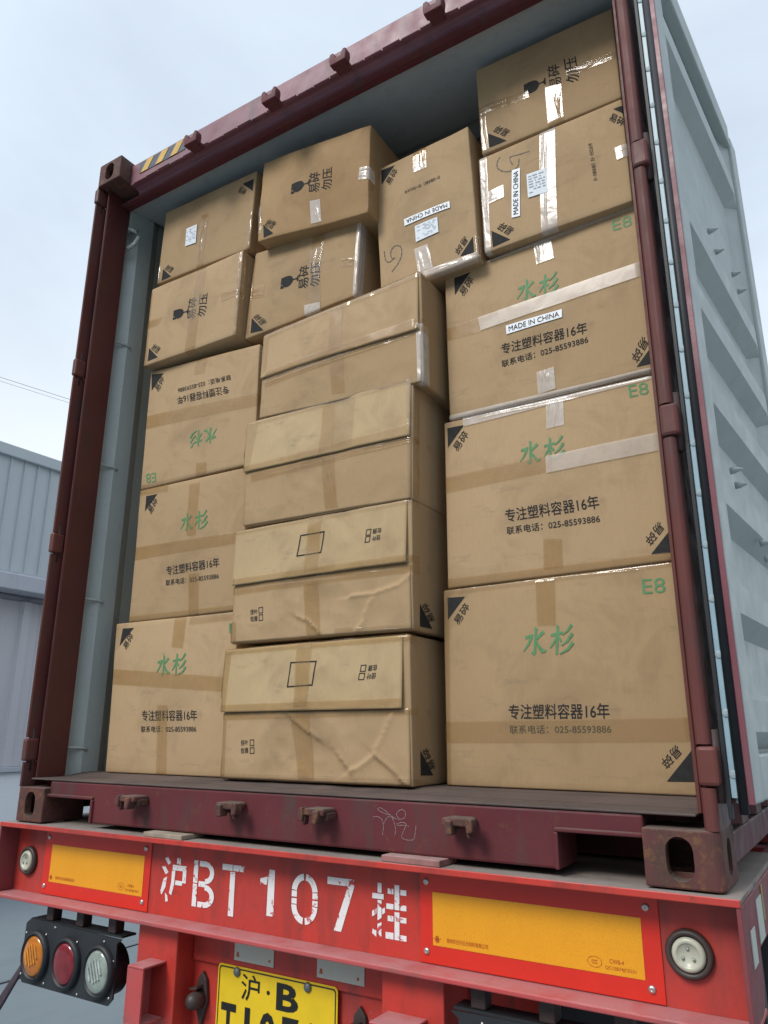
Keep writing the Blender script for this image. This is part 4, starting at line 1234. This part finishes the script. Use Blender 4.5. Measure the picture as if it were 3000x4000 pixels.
# corrugated side walls
def side(left):
    f = (lambda x: x) if left else (lambda x: W - x)
    pts = []
    y = .158
    while y < L - .05:
        for dy, x in ((0, .010), (.038, .010), (.075, .046), (.155, .046), (.215, .010), (.285, .010)):
            pts.append((f(x), y + dy))
        y += .285
    n = len(pts)
    V = [(a, b, .10) for a, b in pts] + [(a, b, 2.83) for a, b in pts]
    mb = MB(); mb.add(V, [(i, i + 1, n + i + 1, n + i) for i in range(n - 1)])
    mb.build('inner_side_wall', M['grey'], ct, fix=False)
    s = -1 if left else 1
    V = [(a + s * .004, b, .10) for a, b in pts] + [(a + s * .004, b, 2.83) for a, b in pts]
    mb = MB(); mb.add(V, [(i, i + 1, n + i + 1, n + i) for i in range(n - 1)])
    mb.build('outer_side_wall', M['maroon'], ct, fix=False)
    x0, x1 = sorted((f(.0), f(.05)))
    mb = MB(); mb.box(x0, x1, .179, L, 2.832, 2.872, .004); mb.build('top_side_rail', M['maroon'], ct)
    x0, x1 = sorted((f(.004), f(.05)))
    mb = MB(); mb.box(x0, x1, .179, L, .03, .0985, .004); mb.build('bottom_side_rail', M['maroon'], ct)
side(True); side(False)
for z in (.256, .85, 1.446, 2.05):
    mb = MB(); mb.tube([(.020, .150, z), (.030, .180, z - .002), (.046, .232, z - .004), (.052, .250, z - .010)], .0055, 8)
    mb.build('lashing_bar', M['grey'], ct)
mb = MB()
mb.tube([(.05, .165, 2.64), (.075, .19, 2.63), (.085, .20, 2.60), (.072, .19, 2.56), (.05, .17, 2.53)], .010, 8); mb.build('lashing_ring', M['grey'], ct)

# roof and end wall
pts, y = [], .20
while y < L - .05:
    for dy, z in ((0, 2.825), (.09, 2.825), (.12, 2.845), (.17, 2.845), (.20, 2.825)): pts.append((y + dy, z))
    y += .209
n = len(pts)
V = [(.05, a, b) for a, b in pts] + [(W - .05, a, b) for a, b in pts]
mb = MB(); mb.add(V, [(i, i + 1, n + i + 1, n + i) for i in range(n - 1)]); mb.build('container_roof', M['roof'], ct, fix=False)
V = [(.03, a, b + .018) for a, b in pts] + [(W - .03, a, b + .018) for a, b in pts]
mb = MB(); mb.add(V, [(i, i + 1, n + i + 1, n + i) for i in range(n - 1)]); mb.build('outer_roof', M['maroon'], ct, fix=False)
mb = MB(); mb.prism([(.162, 2.752), (.60, 2.815), (.60, 2.822), (.162, 2.822)], 'X', .049, W - .049); mb.build('roof_lining', M['roof'], ct)
for x in (.049, W - .049):
    mb = MB(); mb.add([(x, .166, 2.62), (x, .166, 2.80), (x, .30, 2.80), (x, .22, 2.66)], [(0, 1, 2, 3)]); mb.build('corner_gusset', M['grey'], ct)
mb = MB(); mb.box(.04, W - .04, L - .06, L - .02, .1, 2.83); mb.build('end_wall', M['maroon'], ct)

# header: front plate, rounded underside, inner lip
hdr = [(.062, 2.762), (.062, 2.872), (.075, 2.885), (.175, 2.885), (.175, 2.81), (.160, 2.81), (.160, 2.745), (.132, 2.735), (.118, 2.741), (.112, 2.762), (.090, 2.770)]
mb = MB(); mb.prism(hdr, 'X', .165, W - .165, .004); mb.build('header_beam', M['header'], ct)
mb = MB(); mb.prism([(.1115, 2.743), (.1175, 2.7355), (.131, 2.732), (.161, 2.732), (.161, 2.7405), (.132, 2.7345), (.118, 2.7405)], 'X', .049, W - .049); mb.build('header_lip', M['maroon'], ct)
mb = MB()
for k in range(26):
    x = .2 + k * .08
    mb.box(x, x + .073, .054 - .002 * (k % 3), .064, 2.7575, 2.764, .002)
mb.build('header_weld', M['header'], ct)
# hazard stripes on the header
mb = MB(); mb.box(.225, .520, .0595, .0605, 2.803, 2.863); st = mb.build('hazard_sticker', M['hazard_black'], ct)
mb = MB()
for k in range(3):
    x = .236 + k * .096
    mb.prism([(x, 2.804), (x + .045, 2.804), (x + .082, 2.862), (x + .037, 2.862)], 'Y', .0580, .0590)
mb.build('hazard_stripe', M['hazard_yellow'], st)

# keepers for the door lock rods
def fork():
    u = [(-.055, -.03), (.055, -.03), (.060, .015), (.056, .045), (.036, .048), (.024, .030), (.020, .012), (-.016, .012), (-.022, .034), (-.036, .052), (-.058, .048), (-.062, .010)]
    m = MB(); m.prism(u, 'Y', -.002, .034, .005)
    m.box(-.045, .045, .022, .063, -.034, .0, .004)
    return m
def jaw():
    m = MB()
    m.prism([(-.050, -.012), (.052, -.012), (.056, .004), (.050, .014), (-.044, .014), (-.054, .004)], 'Y', -.052, .023, .005)
    m.prism([(-.072, -.030), (-.050, -.034), (-.046, .002), (-.052, .018), (-.070, .012), (-.078, -.006)], 'Y', -.058, -.020, .005)
    m.prism([(-.058, -.050), (-.046, -.046), (-.042, -.012), (-.060, -.012)], 'Y', -.046, -.020, .004)
    m.prism([(.004, -.040), (.030, -.042), (.040, -.006), (.034, .010), (.006, .006)], 'Y', -.066, -.024, .006)
    m.prism([(.024, -.032), (.058, -.030), (.060, -.002), (.026, -.002)], 'Y', -.030, .022, .005)
    return m
def shift(m, dx, dy, dz, mir=False):
    m.v = [((-v[0] if mir else v[0]) + dx, v[1] + dy, v[2] + dz) for v in m.v]
    return m
fk = fork(); fk.v = [(v[0] * .64, v[1] * .9, v[2] * .70) for v in fk.v]
first = shift(fk, .619, .0, 2.762).build('top_lock_keeper', M['maroon'], ct)
for x in (1.056, 1.394, 1.80):
    c = first.copy(); col.objects.link(c); c.parent = ct; c.location = (x - .619, 0, 0)
    LOC[c.name] = LOC[ct.name].copy()
for x, mir in ((.650, False), (1.078, True), (1.405, False), (1.838, True)):
    jw = jaw(); jw.v = [(v[0] * .66, v[1] * .8, v[2] * .72) for v in jw.v]
    shift(jw, x, .0, .105, mir).build('sill_lock_keeper', M['casting'], ct)
# chalk scribble on the sill
mb = MB()
def scr(pts):
    P2 = smooth_line(pts, 6); V, F = stroke2d(P2, .0009)
    mb.add([(v[0], .0212, v[1]) for v in V], F)
sx, sz = 1.563, .054
A = lambda l: [(sx + a * .135, sz + b * .070) for a, b in l]
scr(A([(.0, .62), (.10, .64), (.20, .55), (.24, .30), (.22, .0)])); scr(A([(.23, .34), (.32, .62), (.42, .66), (.48, .5), (.52, .25), (.50, .02)]))
scr(A([(.48, .60), (.36, .78), (.18, .96), (.10, .90), (.22, .80), (.42, .70), (.56, .60), (.72, .66), (.74, .88), (.64, .94), (.54, .78), (.60, .62)]))
scr(A([(.54, .42), (.66, .50), (.76, .44), (.70, .20), (.66, -.02), (.78, -.10), (.92, -.06), (.96, .14), (.98, .44)])); scr(A([(.56, .38), (.68, .40), (.82, .38)]))
mb.build('chalk_scribble', M['chalk'], ct)

# doors folded back along the container's sides
def door(right):
    dx = Vector((.082, 1, 0)).normalized()
    nx = Vector((dx.y, -dx.x, 0))
    O = Vector((2.455, .040 if right else .075, 0))
    Z0, Z1, WD, T = .172, 2.725, 1.165, .055
    def D(u, n, z):
        p = O + dx * u + nx * n
        p.z = z
        if not right: p.x = W - p.x
        return p
    def dbox(u0, u1, n0, n1, z0, z1, bev=.003):
        m = MB()
        m.box(u0, u1, n0, n1, z0, z1, bev)
        m.v = [tuple(D(*v)) for v in m.v]
        return m
    def dadd(*ms):
        r = MB()
        for m in ms: r.add(m.v, m.f)
        return r
    fr = dadd(dbox(0.004, .095, .012, T, Z0, Z1, .006), dbox(WD - .10, WD, .012, T, Z0 + .02, Z1 - .045, .006), dbox(.096, WD - .11, .012, T - .001, Z1 - .105, Z1 - .002, .006), dbox(.096, WD - .101, .012, T - .001, Z0 + .001, Z0 + .10, .006))
    d = fr.build('door', M['door_grey'], ct, 'grey inner face of a door folded back along the container side')
    # horizontally ribbed panel
    zs = []
    for zr in (.320, .590, .860, 1.130, 1.404, 1.675, 2.330):
        zs += [(.0125, zr - .042), (T - .001, zr), (T - .001, zr + .072), (.0125, zr + .095)]
    zs = [(.012, Z0 + .095)] + zs + [(.012, Z1 - .1)]
    k = len(zs)
    V = [D(.094, n, z) for n, z in zs] + [D(WD - .20, n, z) for n, z in zs] + [D(WD - .099, T - .012, z) for n, z in zs]
    mb = MB(); mb.add(V, [(i, i + 1, k + i + 1, k + i) for i in range(k - 1)] + [(k + i, k + i + 1, 2 * k + i + 1, 2 * k + i) for i in range(k - 1)])
    mb.build('ribbed_panel', M['door_grey'], d)
    dbox(.0, WD, .0, .0118, Z0, Z1, .002).build('outer_sheet', M['maroon'], d)
    dbox(-.004, .004, .040, T - .001, Z0, Z1, .001).build('painted_edge', M['pink'], d)
    dbox(-.006, .0035, .0095, .0215, Z0 + .012, Z1, .001).build('gasket_strip', M['blue_strip'], d)
    m = MB()
    m.tube([D(-.005, .0315, Z0 - .02), D(-.005, .0315, Z1)], .0098, 12)
    m.add(dbox(-.012, .003, .0, .009, Z0 - .03, Z1, .001).v, dbox(-.012, .003, .0, .009, Z0 - .03, Z1, .001).f)
    m.build('rubber_gasket', M['rubber'], d)
    for i in range(20):
        m = MB()
        z = Z0 + .06 + i * .127
        p = D(-.0058, .0190, z)
        m.lathe([(.0098, .0), (.0092, .0010), (.006, .0018), (.0001, .0020)], (p.x, p.y, p.z), 'Y', 14)
        m.build('rivet', M['rivet'], d)
    for u, z in ((.36, 1.80), (.42, 1.76), (.68, 1.82), (.75, 1.79), (.22, .98), (.26, .95), (.50, .84), (.54, .80)):
        P_ = [D(u, T - .006, z), D(u, T + .006, z), D(u, T + .024, z)]
        MB().tube(P_, [.010, .009, .003], 8).build('bolt_end', M['grey'], d)
    return d
door(True); door(False)
# ------------------------------------------------------------------ semi trailer
FITX = [(-.05, .004), (.05, .005), (.18, .0), (.4, -.008), (.68, -.015), (.9, -.018), (1.1, -.0195), (1.4, -.0195), (1.74, -.0155), (2.0, -.009), (2.25, -.001), (2.34, .0025), (2.5, .010)]
def measured(v):
    """small correction of the beam's measured positions"""
    x, y, z = v
    if y > .40: return (x, y, z)
    d = FITX[0][1] if x < FITX[0][0] else FITX[-1][1]
    for (a, p), (b, q) in zip(FITX, FITX[1:]):
        if a <= x <= b: d = p + (q - p) * (x - a) / (b - a)
    return (x + d, y, z * 1.03 if z < -.012 else z)
MB.fit = measured
tr = empty('semi_trailer', (1.22, 2.0, GZ), 'red semi trailer with reflector panels, white stencilled number and yellow number plate', 'semi trailer')
XL, XR = -.042, 2.458
ZT, ZB = -.004, -.245
YE, YW = -.026, .052            # flange lip, web face
mb = MB(); mb.box(XL, XR, YE, .70, ZT - .012, ZT, .003); mb.build('deck_plate', M['red_deck'], tr)
mb = MB(); mb.box(XL + .011, XR - .011, YW, YW + .012, ZB + .0125, ZT - .0125); mb.build('rear_beam', M['red'], tr)
mb = MB(); mb.box(XL, XR, YE, .16, ZB, ZB + .012, .003); mb.build('bottom_flange', M['red_flange'], tr)
mb = MB(); mb.box(XL + .0005, XR - .0005, YE - .0015, YE + .003, ZT - .0145, ZT + .0005, .002); mb.build('flange_lip', M['red'], tr)
for x0, x1 in ((XL, XL + .010), (XR - .010, XR)):
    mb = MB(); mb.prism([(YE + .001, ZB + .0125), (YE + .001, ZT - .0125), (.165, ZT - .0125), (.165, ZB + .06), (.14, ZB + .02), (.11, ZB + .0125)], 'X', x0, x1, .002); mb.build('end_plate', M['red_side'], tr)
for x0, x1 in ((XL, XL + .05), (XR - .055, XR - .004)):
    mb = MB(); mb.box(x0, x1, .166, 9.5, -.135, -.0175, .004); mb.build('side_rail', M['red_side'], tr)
for x0, x1 in ((.62, .76), (1.68, 1.82)):
    mb = MB(); mb.box(x0, x1, .17, 9.5, -.48, -.03, .006); mb.build('chassis_rail', M['red'], tr)
for k in range(6): MB().box(.02, 2.40, 1.0 + k * 1.6, 1.08 + k * 1.6, -.20, -.03, .004).build('cross_bearer', M['red'], tr)
mb = MB(); mb.box(XR - .0035, XR - .0015, .20, .285, -.125, -.04); mb.build('side_reflector', M['white_tape'], tr)
mb = MB(); mb.box(XR - .0035, XR - .0015, .30, .42, -.10, -.025); mb.build('side_reflector', M['yellow_tape'], tr)
mb = MB(); mb.box(XR + .0005, XR + .0025, .045, .105, -.138, -.072); mb.build('side_reflector', M['white_tape'], tr)

# reflector panels
def screw(x, z, y, par, r=.0085):
    m = MB(); m.lathe([(r, .0), (r * .98, .0015), (r * .8, .0038), (r * .45, .0050), (r * .16, .0052), (r * .14, .0036), (0.0001, .0034)], (x, y, z), 'Y', 16)
    return m.build('screw', M['screw'], par)
def reflector(x0, x1, yx0, yx1):
    Y0 = YW - .0035
    mb = MB(); mb.box(x0, x1, Y0, YW - .0004, -.2305, -.0175, .0012); p = mb.build('reflector_panel', M['refl_red'], tr)
    zt, zb = -.072, -.190
    mb = MB(); mb.box(yx0, yx1, Y0 - .0012, Y0 - .0002, zb, zt, .0004); mb.build('yellow_field', M['refl_yellow'], p)
    for x in (x0 + .018, x1 - .026):
        for z in (-.050, -.205): screw(x, z, Y0, p)
    mb = MB()
    def put(s, x, z, w, h, bold=.006):
        V, F, ar = text_mesh(s, bold)
        mb.add([(x + v[0] * w, Y0 - .0018, z + v[1] * h) for v in V], F)
    wd = yx1 - yx0
    put('常州华日升反光材料有限公司', yx0 + .030 * wd / .5 + .008, zb + .010, .215 * wd, .0105)
    put('CWB-4', yx1 - .145 * wd, zb + .022, .062 * wd, .0085)
    put('QC12B74JC0331', yx1 - .165 * wd, zb + .008, .130 * wd, .0085)
    put('CCC', yx1 - .222 * wd, zb + .0165, .026 * wd, .008, .02)
    cx, cz = yx1 - .209 * wd, zb + .0205
    V, F = stroke2d([(cx + .0155 * math.cos(t * .2617994), cz + .0105 * math.sin(t * .2617994)) for t in range(25)], .0008)
    mb.add([(v[0], Y0 - .0018, v[1]) for v in V], F)
    cx, cz = yx0 + .012, zb + .014
    for ox, oz, r in ((0, .004, .0048), (-.0035, -.001, .003), (.0035, -.001, .003), (-.002, -.005, .002), (.002, -.005, .002), (-.0085, .002, .0015), (.0085, .002, .0015)):
        mb.add([(cx + ox + r * math.cos(k * .5236), Y0 - .0018, cz + oz + r * math.sin(k * .5236)) for k in range(12)], [tuple(range(12))])
    mb.build('red_print', M['refl_print'], p)
    return p
reflector(.138, .705, .180, .676)
reflector(1.706, 2.285, 1.742, 2.247)
# stencilled number, each stroke with the stencil's bridges
def stencil():
    class Strokes:
        def add(s, V, F): cur[-1].add(V, F)
    mb, cur = Strokes(), [MB()]
    def flush():
        cur[-1].build('stencilled_character', M['white_paint'], tr); cur.append(MB())
    def char(x0, x1, strokes, z0=-.193, z1=-.067):
        for s in strokes:
            pts = [(x0 + (x1 - x0) * a, z0 + (z1 - z0) * b) for a, b in s]
            mb.add([(a, YW - .0012, b) for a, b in pts], [tuple(range(len(pts)))])
    R4 = lambda a, b, c, d: [(a, b), (c, b), (c, d), (a, d)]
    char(.757, .868, [[(.10, .96), (.22, 1.0), (.36, .88), (.26, .82)], [(.0, .76), (.12, .80), (.28, .66), (.18, .60)], [(.10, .50), (.24, .56), (.20, .32), (.06, .14), (.0, .20)],
        [(.20, .20), (.30, .14), (.34, .02), (.24, .0)], [(.60, 1.0), (.74, 1.0), (.76, .86), (.60, .86)], R4(.44, .72, 1.0, .84), R4(.86, .46, 1.0, .72), R4(.58, .40, .86, .50), [(.42, .70), (.56, .72), (.54, .40), (.46, .16), (.36, .20), (.42, .45)]])
    flush()
    def arc(cx, cy, rx, ry, a0, a1, wx, wy, n=8):
        o_ = [(cx + rx * math.cos(a0 + (a1 - a0) * k / n), cy + ry * math.sin(a0 + (a1 - a0) * k / n)) for k in range(n + 1)]
        i_ = [(cx + (rx - wx) * math.cos(a0 + (a1 - a0) * k / n), cy + (ry - wy) * math.sin(a0 + (a1 - a0) * k / n)) for k in range(n + 1)]
        return o_, i_
    def arcs(x0, x1, z0, z1, items):
        for it in items:
            o_, i_ = arc(*it)
            f = lambda p: (x0 + (x1 - x0) * p[0], YW - .0018, z0 + (z1 - z0) * p[1])
            n = len(o_)
            mb.add([f(p) for p in o_ + i_], [(k, k + 1, n + k + 1, n + k) for k in range(n - 1)])
    z0, z1 = -.193, -.067
    char(.900, .992, [R4(.0, .0, .20, .49), R4(.0, .51, .20, 1.0), R4(.26, .88, .55, 1.0), R4(.26, .44, .55, .56), R4(.26, .0, .55, .12)])
    h = math.pi / 2
    arcs(.900, .992, z0, z1, [(.555, .7525, .40, .2475, -h, h, .19, .115), (.555, .25, .45, .25, -h, h, .20, .12)])
    flush()
    char(1.020, 1.108, [R4(.0, .88, .47, 1.0), R4(.50, .88, 1.0, 1.0), [(.36, .0), (.60, .0), (.60, .86), (.38, .86)]], z0=-.203)
    flush()
    char(1.172, 1.226, [[(.52, .0), (1.0, .0), (1.0, 1.0), (.62, 1.0), (.55, .80)], [(.0, .66), (.46, .66), (.52, .84), (.0, .78)]], z0=-.186)
    flush()
    arcs(1.290, 1.382, -.193, -.067, [(.5, .62, .5, .38, .12, h - .1, .20, .13), (.5, .62, .5, .38, h + .1, math.pi - .12, .20, .13), (.5, .38, .5, .38, math.pi + .05, 3 * h - .1, .20, .13), (.5, .38, .5, .38, 3 * h + .1, 4 * h - .05, .20, .13)])
    char(1.290, 1.382, [R4(.0, .52, .20, .64), R4(.80, .52, 1.0, .64), R4(.0, .38, .20, .49), R4(.80, .38, 1.0, .49)])
    flush()
    char(1.414, 1.506, [R4(.0, .86, .96, 1.0), [(.74, .86), (.96, .86), (.52, .0), (.26, .0)]], z0=-.195)
    flush()
    char(1.560, 1.664, [R4(.0, .70, .34, .80), R4(.16, .82, .28, 1.0), [(.16, .30), (.28, .36), (.28, .68), (.16, .68)], [(.0, .36), (.13, .42), (.13, .54), (.0, .46)], [(.30, .42), (.38, .46), (.38, .56), (.30, .52)], [(.16, .08), (.28, .0), (.28, .28), (.16, .24)], [(.0, .06), (.13, .0), (.13, .12), (.02, .14)],
        R4(.66, .54, .80, 1.0), R4(.46, .82, .63, .92), R4(.83, .82, 1.0, .92), R4(.42, .54, .63, .64), R4(.83, .54, 1.0, .64), R4(.66, .0, .80, .50), R4(.46, .32, .63, .42), R4(.83, .32, 1.0, .42), R4(.40, .0, .63, .12), R4(.83, .0, 1.0, .10)])
    flush()
stencil()

# round marker lamps at the beam's ends
def marker(x, z):
    m = MB(); m.lathe([(.047, .0), (.047, .010), (.043, .016), (.036, .016), (.034, .006), (.0001, .006)], (x, YW, z), 'Y', 32)
    p = m.build('marker_lamp', M['plastic'], tr)
    m = MB(); m.lathe([(.033, .004), (.033, .014), (.030, .019), (.023, .021), (.022, .018), (.0001, .019)], (x, YW, z), 'Y', 32); m.build('lamp_lens', M['lens_white'], p)
    for a in (90, 210, 330): MB().lathe([(.004, .0185), (.003, .0215), (.0001, .0225)], (x + .012 * math.cos(R(a)), YW, z + .012 * math.sin(R(a))), 'Y', 10).build('lamp_bulb', M['lens_green'], p)
marker(.049, -.133); marker(2.340, -.128)

# uprights, inner panel, buffers
PY = .100
for x0, x1 in ((.706, .880), (1.608, 1.782)):
    mb = MB(); mb.box(x0, x1, .022, .34, -.78, ZB - .001, .004); mb.build('upright', M['red'], tr)
mb = MB(); mb.box(.8805, 1.6075, PY, PY + .012, -.78, -.345); mb.prism([(PY + .0, -.3445), (PY + .012, -.3445), (PY + .06, ZB - .001), (PY + .03, ZB - .001), (PY - .005, -.31)], 'X', .8805, 1.6075); mb.build('inner_panel', M['red'], tr)
mb = MB(); mb.box(.8825, 1.6055, PY - .012, PY - .001, -.345, ZB - .002, .004); mb.build('panel_band', M['red'], tr)
for x0, x1 in ((.772, .840), (1.628, 1.738)):
    mb = MB()
    mb.box(x0, x1, -.068, .0215, -.346, -.340, .002); mb.box(x0, x1, -.068, .0215, -.49, -.484, .002); mb.box(x0, x0 + .006, -.0675, .0215, -.4835, -.3465); mb.box(x0 + .0065, x1, -.0675, -.062, -.4835, -.3465)
    mb.build('buffer_box', M['red_flange'], tr)
# number plate
Y0 = PY - .016
mb = MB()
x0, x1, zt, zb = .996, 1.432, -.336, -.556
def rrect(x0, x1, z0, z1, r, n=6):
    P_ = []
    for cx, cz, a in ((x1 - r, z1 - r, 0), (x0 + r, z1 - r, 90), (x0 + r, z0 + r, 180), (x1 - r, z0 + r, 270)):
        for k in range(n + 1): P_.append((cx + r * math.cos(R(a + 90 * k / n)), cz + r * math.sin(R(a + 90 * k / n))))
    return P_
mb.prism(rrect(x0, x1, zb, zt, .012), 'Y', Y0, Y0 + .002); pl = mb.build('number_plate', M['plate'], tr)
mb = MB()
o_, i_ = rrect(x0 + .005, x1 - .005, zb + .005, zt - .005, .010), rrect(x0 + .0085, x1 - .0085, zb + .0085, zt - .0085, .008)
n = len(o_)
mb.add([(a, Y0 - .0008, b) for a, b in o_ + i_], [(k, (k + 1) % n, n + (k + 1) % n, n + k) for k in range(n)])
def plt(s, xa, xb, za, zb_, bold):
    V, F, ar = text_mesh(s, bold)
    mb.add([(xa + (xb - xa) * v[0], Y0 - .0012, za + (zb_ - za) * v[1]) for v in V], F)
plt('沪', 1.090, 1.160, -.416, -.350, .007); plt('·', 1.186, 1.198, -.390, -.379, .01); plt('B', 1.222, 1.300, -.420, -.354, .030)
for s, a, b in (('T', 1.016, 1.074), ('1', 1.108, 1.128), ('0', 1.164, 1.222), ('7', 1.246, 1.304), ('挂', 1.330, 1.412)): plt(s, a, b, -.538, -.432, .024 if s.isascii() else .007)
mb.build('plate_lettering', M['plate_ink'], pl)
for x in (1.072, 1.332):
    m = MB(); m.lathe([(.0125, .0), (.0125, .004), (.009, .008), (.0001, .010)], (x, Y0, -.350), 'Y', 16); m.build('plate_bolt', M['bolt'], pl)
# white reflective stickers above the plate
for xa, xb in ((1.055, 1.205), (1.360, 1.515)):
    mb = MB(); mb.box(xa, xb, PY - .0145, PY - .0125, -.322, -.262); s = mb.build('white_sticker', M['white_tape'], tr)
    mb = MB()
    for dx, dz, r in ((.014, .018, .0045), (.011, .012, .003), (.017, .012, .003), (.135, .014, .004)):
        mb.add([(xa + dx + r * math.cos(k * .7854), PY - .0150, -.322 + dz + r * math.sin(k * .7854)) for k in range(8)], [tuple(range(8))])
    mb.build('red_emblem', M['refl_print'], s)
# dark rubber stop cones either side of the plate
for x in (.928, 1.500):
    m = MB(); m.prism([(x - .026, -.445), (x, -.520), (x + .026, -.445), (x + .018, -.390), (x, -.368), (x - .018, -.390)], 'Y', PY - .014, PY - .0005, .004)
    m.lathe([(.025, .010), (.024, .035), (.021, .052), (.012, .062), (.0001, .065)], (x - .002, PY, -.440), 'Y', 24)
    m.prism([(x - .020, -.415), (x + .010, -.408), (x + .008, -.402), (x - .022, -.409)], 'Y', PY - .042, PY - .013)
    m.build('rubber_stop', M['plastic'], tr)

# lamp brackets with three round lamps
def lamp_bracket(mir):
    f = (lambda x: 2.445 - x) if mir else (lambda x: x)
    tiltc = Vector((.38, .02, -.30))
    def T(m):
        m.v = [(f(v[0]), v[1], v[2]) for v in m.v]; return m
    out = [(.128, -.470), (.146, -.492), (.600, -.492), (.622, -.472), (.622, -.375), (.620, -.322), (.640, -.308), (.158, -.300), (.134, -.316)]
    m = MB(); m.prism(out, 'Y', .012, .018)
    m.box(.150, .635, .0185, .075, -.306, -.300)
    p = T(m).build('lamp_bracket', M['black'], tr)
    for x in (.245, .410, .575):
        m = MB(); m.box(x - .019, x + .019, .022, .060, -.2995, ZB - .006, .004); T(m).build('bracket_post', M['post_brown'], p)
    m = MB(); m.box(.215, .600, .016, .068, ZB - .0055, ZB - .0005, .002); T(m).build('bracket_rail', M['post_brown'], p)
    for x, lm, rb in ((.213, 'amber', 'amber_rib'), (.383, 'crimson', None), (.551, 'lens_green', 'lens_rib')):
        m = MB(); m.lathe([(.070, -.060), (.072, .0), (.071, .012), (.065, .018), (.060, .018), (.058, .006), (.0001, .006)], (x, .012, -.405), 'Y', 36, (1, 1.06)); T(m).build('lamp_ring', M['rubber'], p)
        m = MB(); m.lathe([(.0575, .004), (.057, .013), (.050, .018), (.030, .021), (.0001, .022)], (x, .012, -.405), 'Y', 36, (1, 1.06))
        lo = T(m).build('lamp_lens', M[lm], p)
        if rb:
            m = MB()
            for k in range(5):
                c = Vector((x - .024 + k * .012, 0, -.412 + k * .006))
                L_ = .020 if k in (0, 4) else .030
                d = Vector((-.45, 0, 1)).normalized() * L_; q = Vector((1, 0, .45)).normalized() * .0036
                m.prism([((c - d - q).x, (c - d - q).z), ((c - d + q).x, (c - d + q).z), ((c + d + q).x, (c + d + q).z), ((c + d - q).x, (c + d - q).z)], 'Y', -.014, -.006, .0012)
            T(m).build('lens_rib', M[rb], p)
    m = MB()
    for x, z in ((.143, -.345), (.255, -.338), (.425, -.340), (.560, -.322), (.612, -.370), (.137, -.468), (.270, -.478), (.450, -.483), (.606, -.470), (.30, -.312)):
        T(MB().lathe([(.0042, .0), (.0036, .003), (.0001, .004)], (x, .012, z), 'Y', 10)).build('rivet', M['screw'], p)
lamp_bracket(False); lamp_bracket(True)
mb = MB()
for k in range(3):
    mb.tube([(.150 + .010 * k, .06, -.345), (.120, .045 + .01 * k, -.40), (.108 - .006 * k, .03, -.47), (.07 - .012 * k, .0, -.56), (.01 - .016 * k, -.02, -.66), (-.05, -.02, -.80), (-.07, .10, -.95)], .0075, 7)
mb.build('wiring_loom', M['wire'], tr)

# axles and wheels under the deck
def wheel(x0, x1, y):
    m = MB()
    m.lathe([(.28, 0), (.44, .0), (.50, .03), (.515, .06), (.515, x1 - x0 - .06), (.50, x1 - x0 - .03), (.44, x1 - x0), (.28, x1 - x0)], (x0, y, GZ + .515), 'X', 40)
    w = m.build('wheel', M['tread'], tr)
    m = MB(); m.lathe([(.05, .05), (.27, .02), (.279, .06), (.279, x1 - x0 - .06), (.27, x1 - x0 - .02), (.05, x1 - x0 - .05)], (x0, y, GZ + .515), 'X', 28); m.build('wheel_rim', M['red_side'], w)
for y in (1.35, 2.66, 3.97):
    for x0, x1 in ((.0, .28), (.31, .59), (1.84, 2.12), (2.15, 2.43)): wheel(x0, x1, y)
    mb = MB(); mb.tube([(.1, y, GZ + .515), (2.33, y, GZ + .515)], .075, 14); mb.build('axle', M['post_brown'], tr)
for x0, x1 in ((.03, .59), (1.84, 2.40)): MB().box(x0, x1, .62, .66, -.75, -.16, .004).build('mud_flap', M['black'], tr)

# loose spacers lying on the deck
def spacer(name, x0, x1, y0, y1, h, m, label):
    b = MB(); b.box(x0, x1, y0, y1, ZT + .0005, ZT + h, .002, 2, (Vector(((x0 + x1) / 2, 0, 0)), R(-2), 'Z'))
    o = b.build(name, M[m]); o['label'] = label; o['category'] = 'spacer'; o['group'] = 'spacers on the trailer deck'
spacer('spacer_plate', .735, .915, -.022, .075, .014, 'shim_wood', 'dusty grey plank lying on the trailer deck above the left reflector panel')
spacer('spacer_plate', 1.630, 1.800, -.020, .070, .016, 'shim_red', 'dusty red plate lying on the trailer deck above the white stencilled number')

MB.fit = None
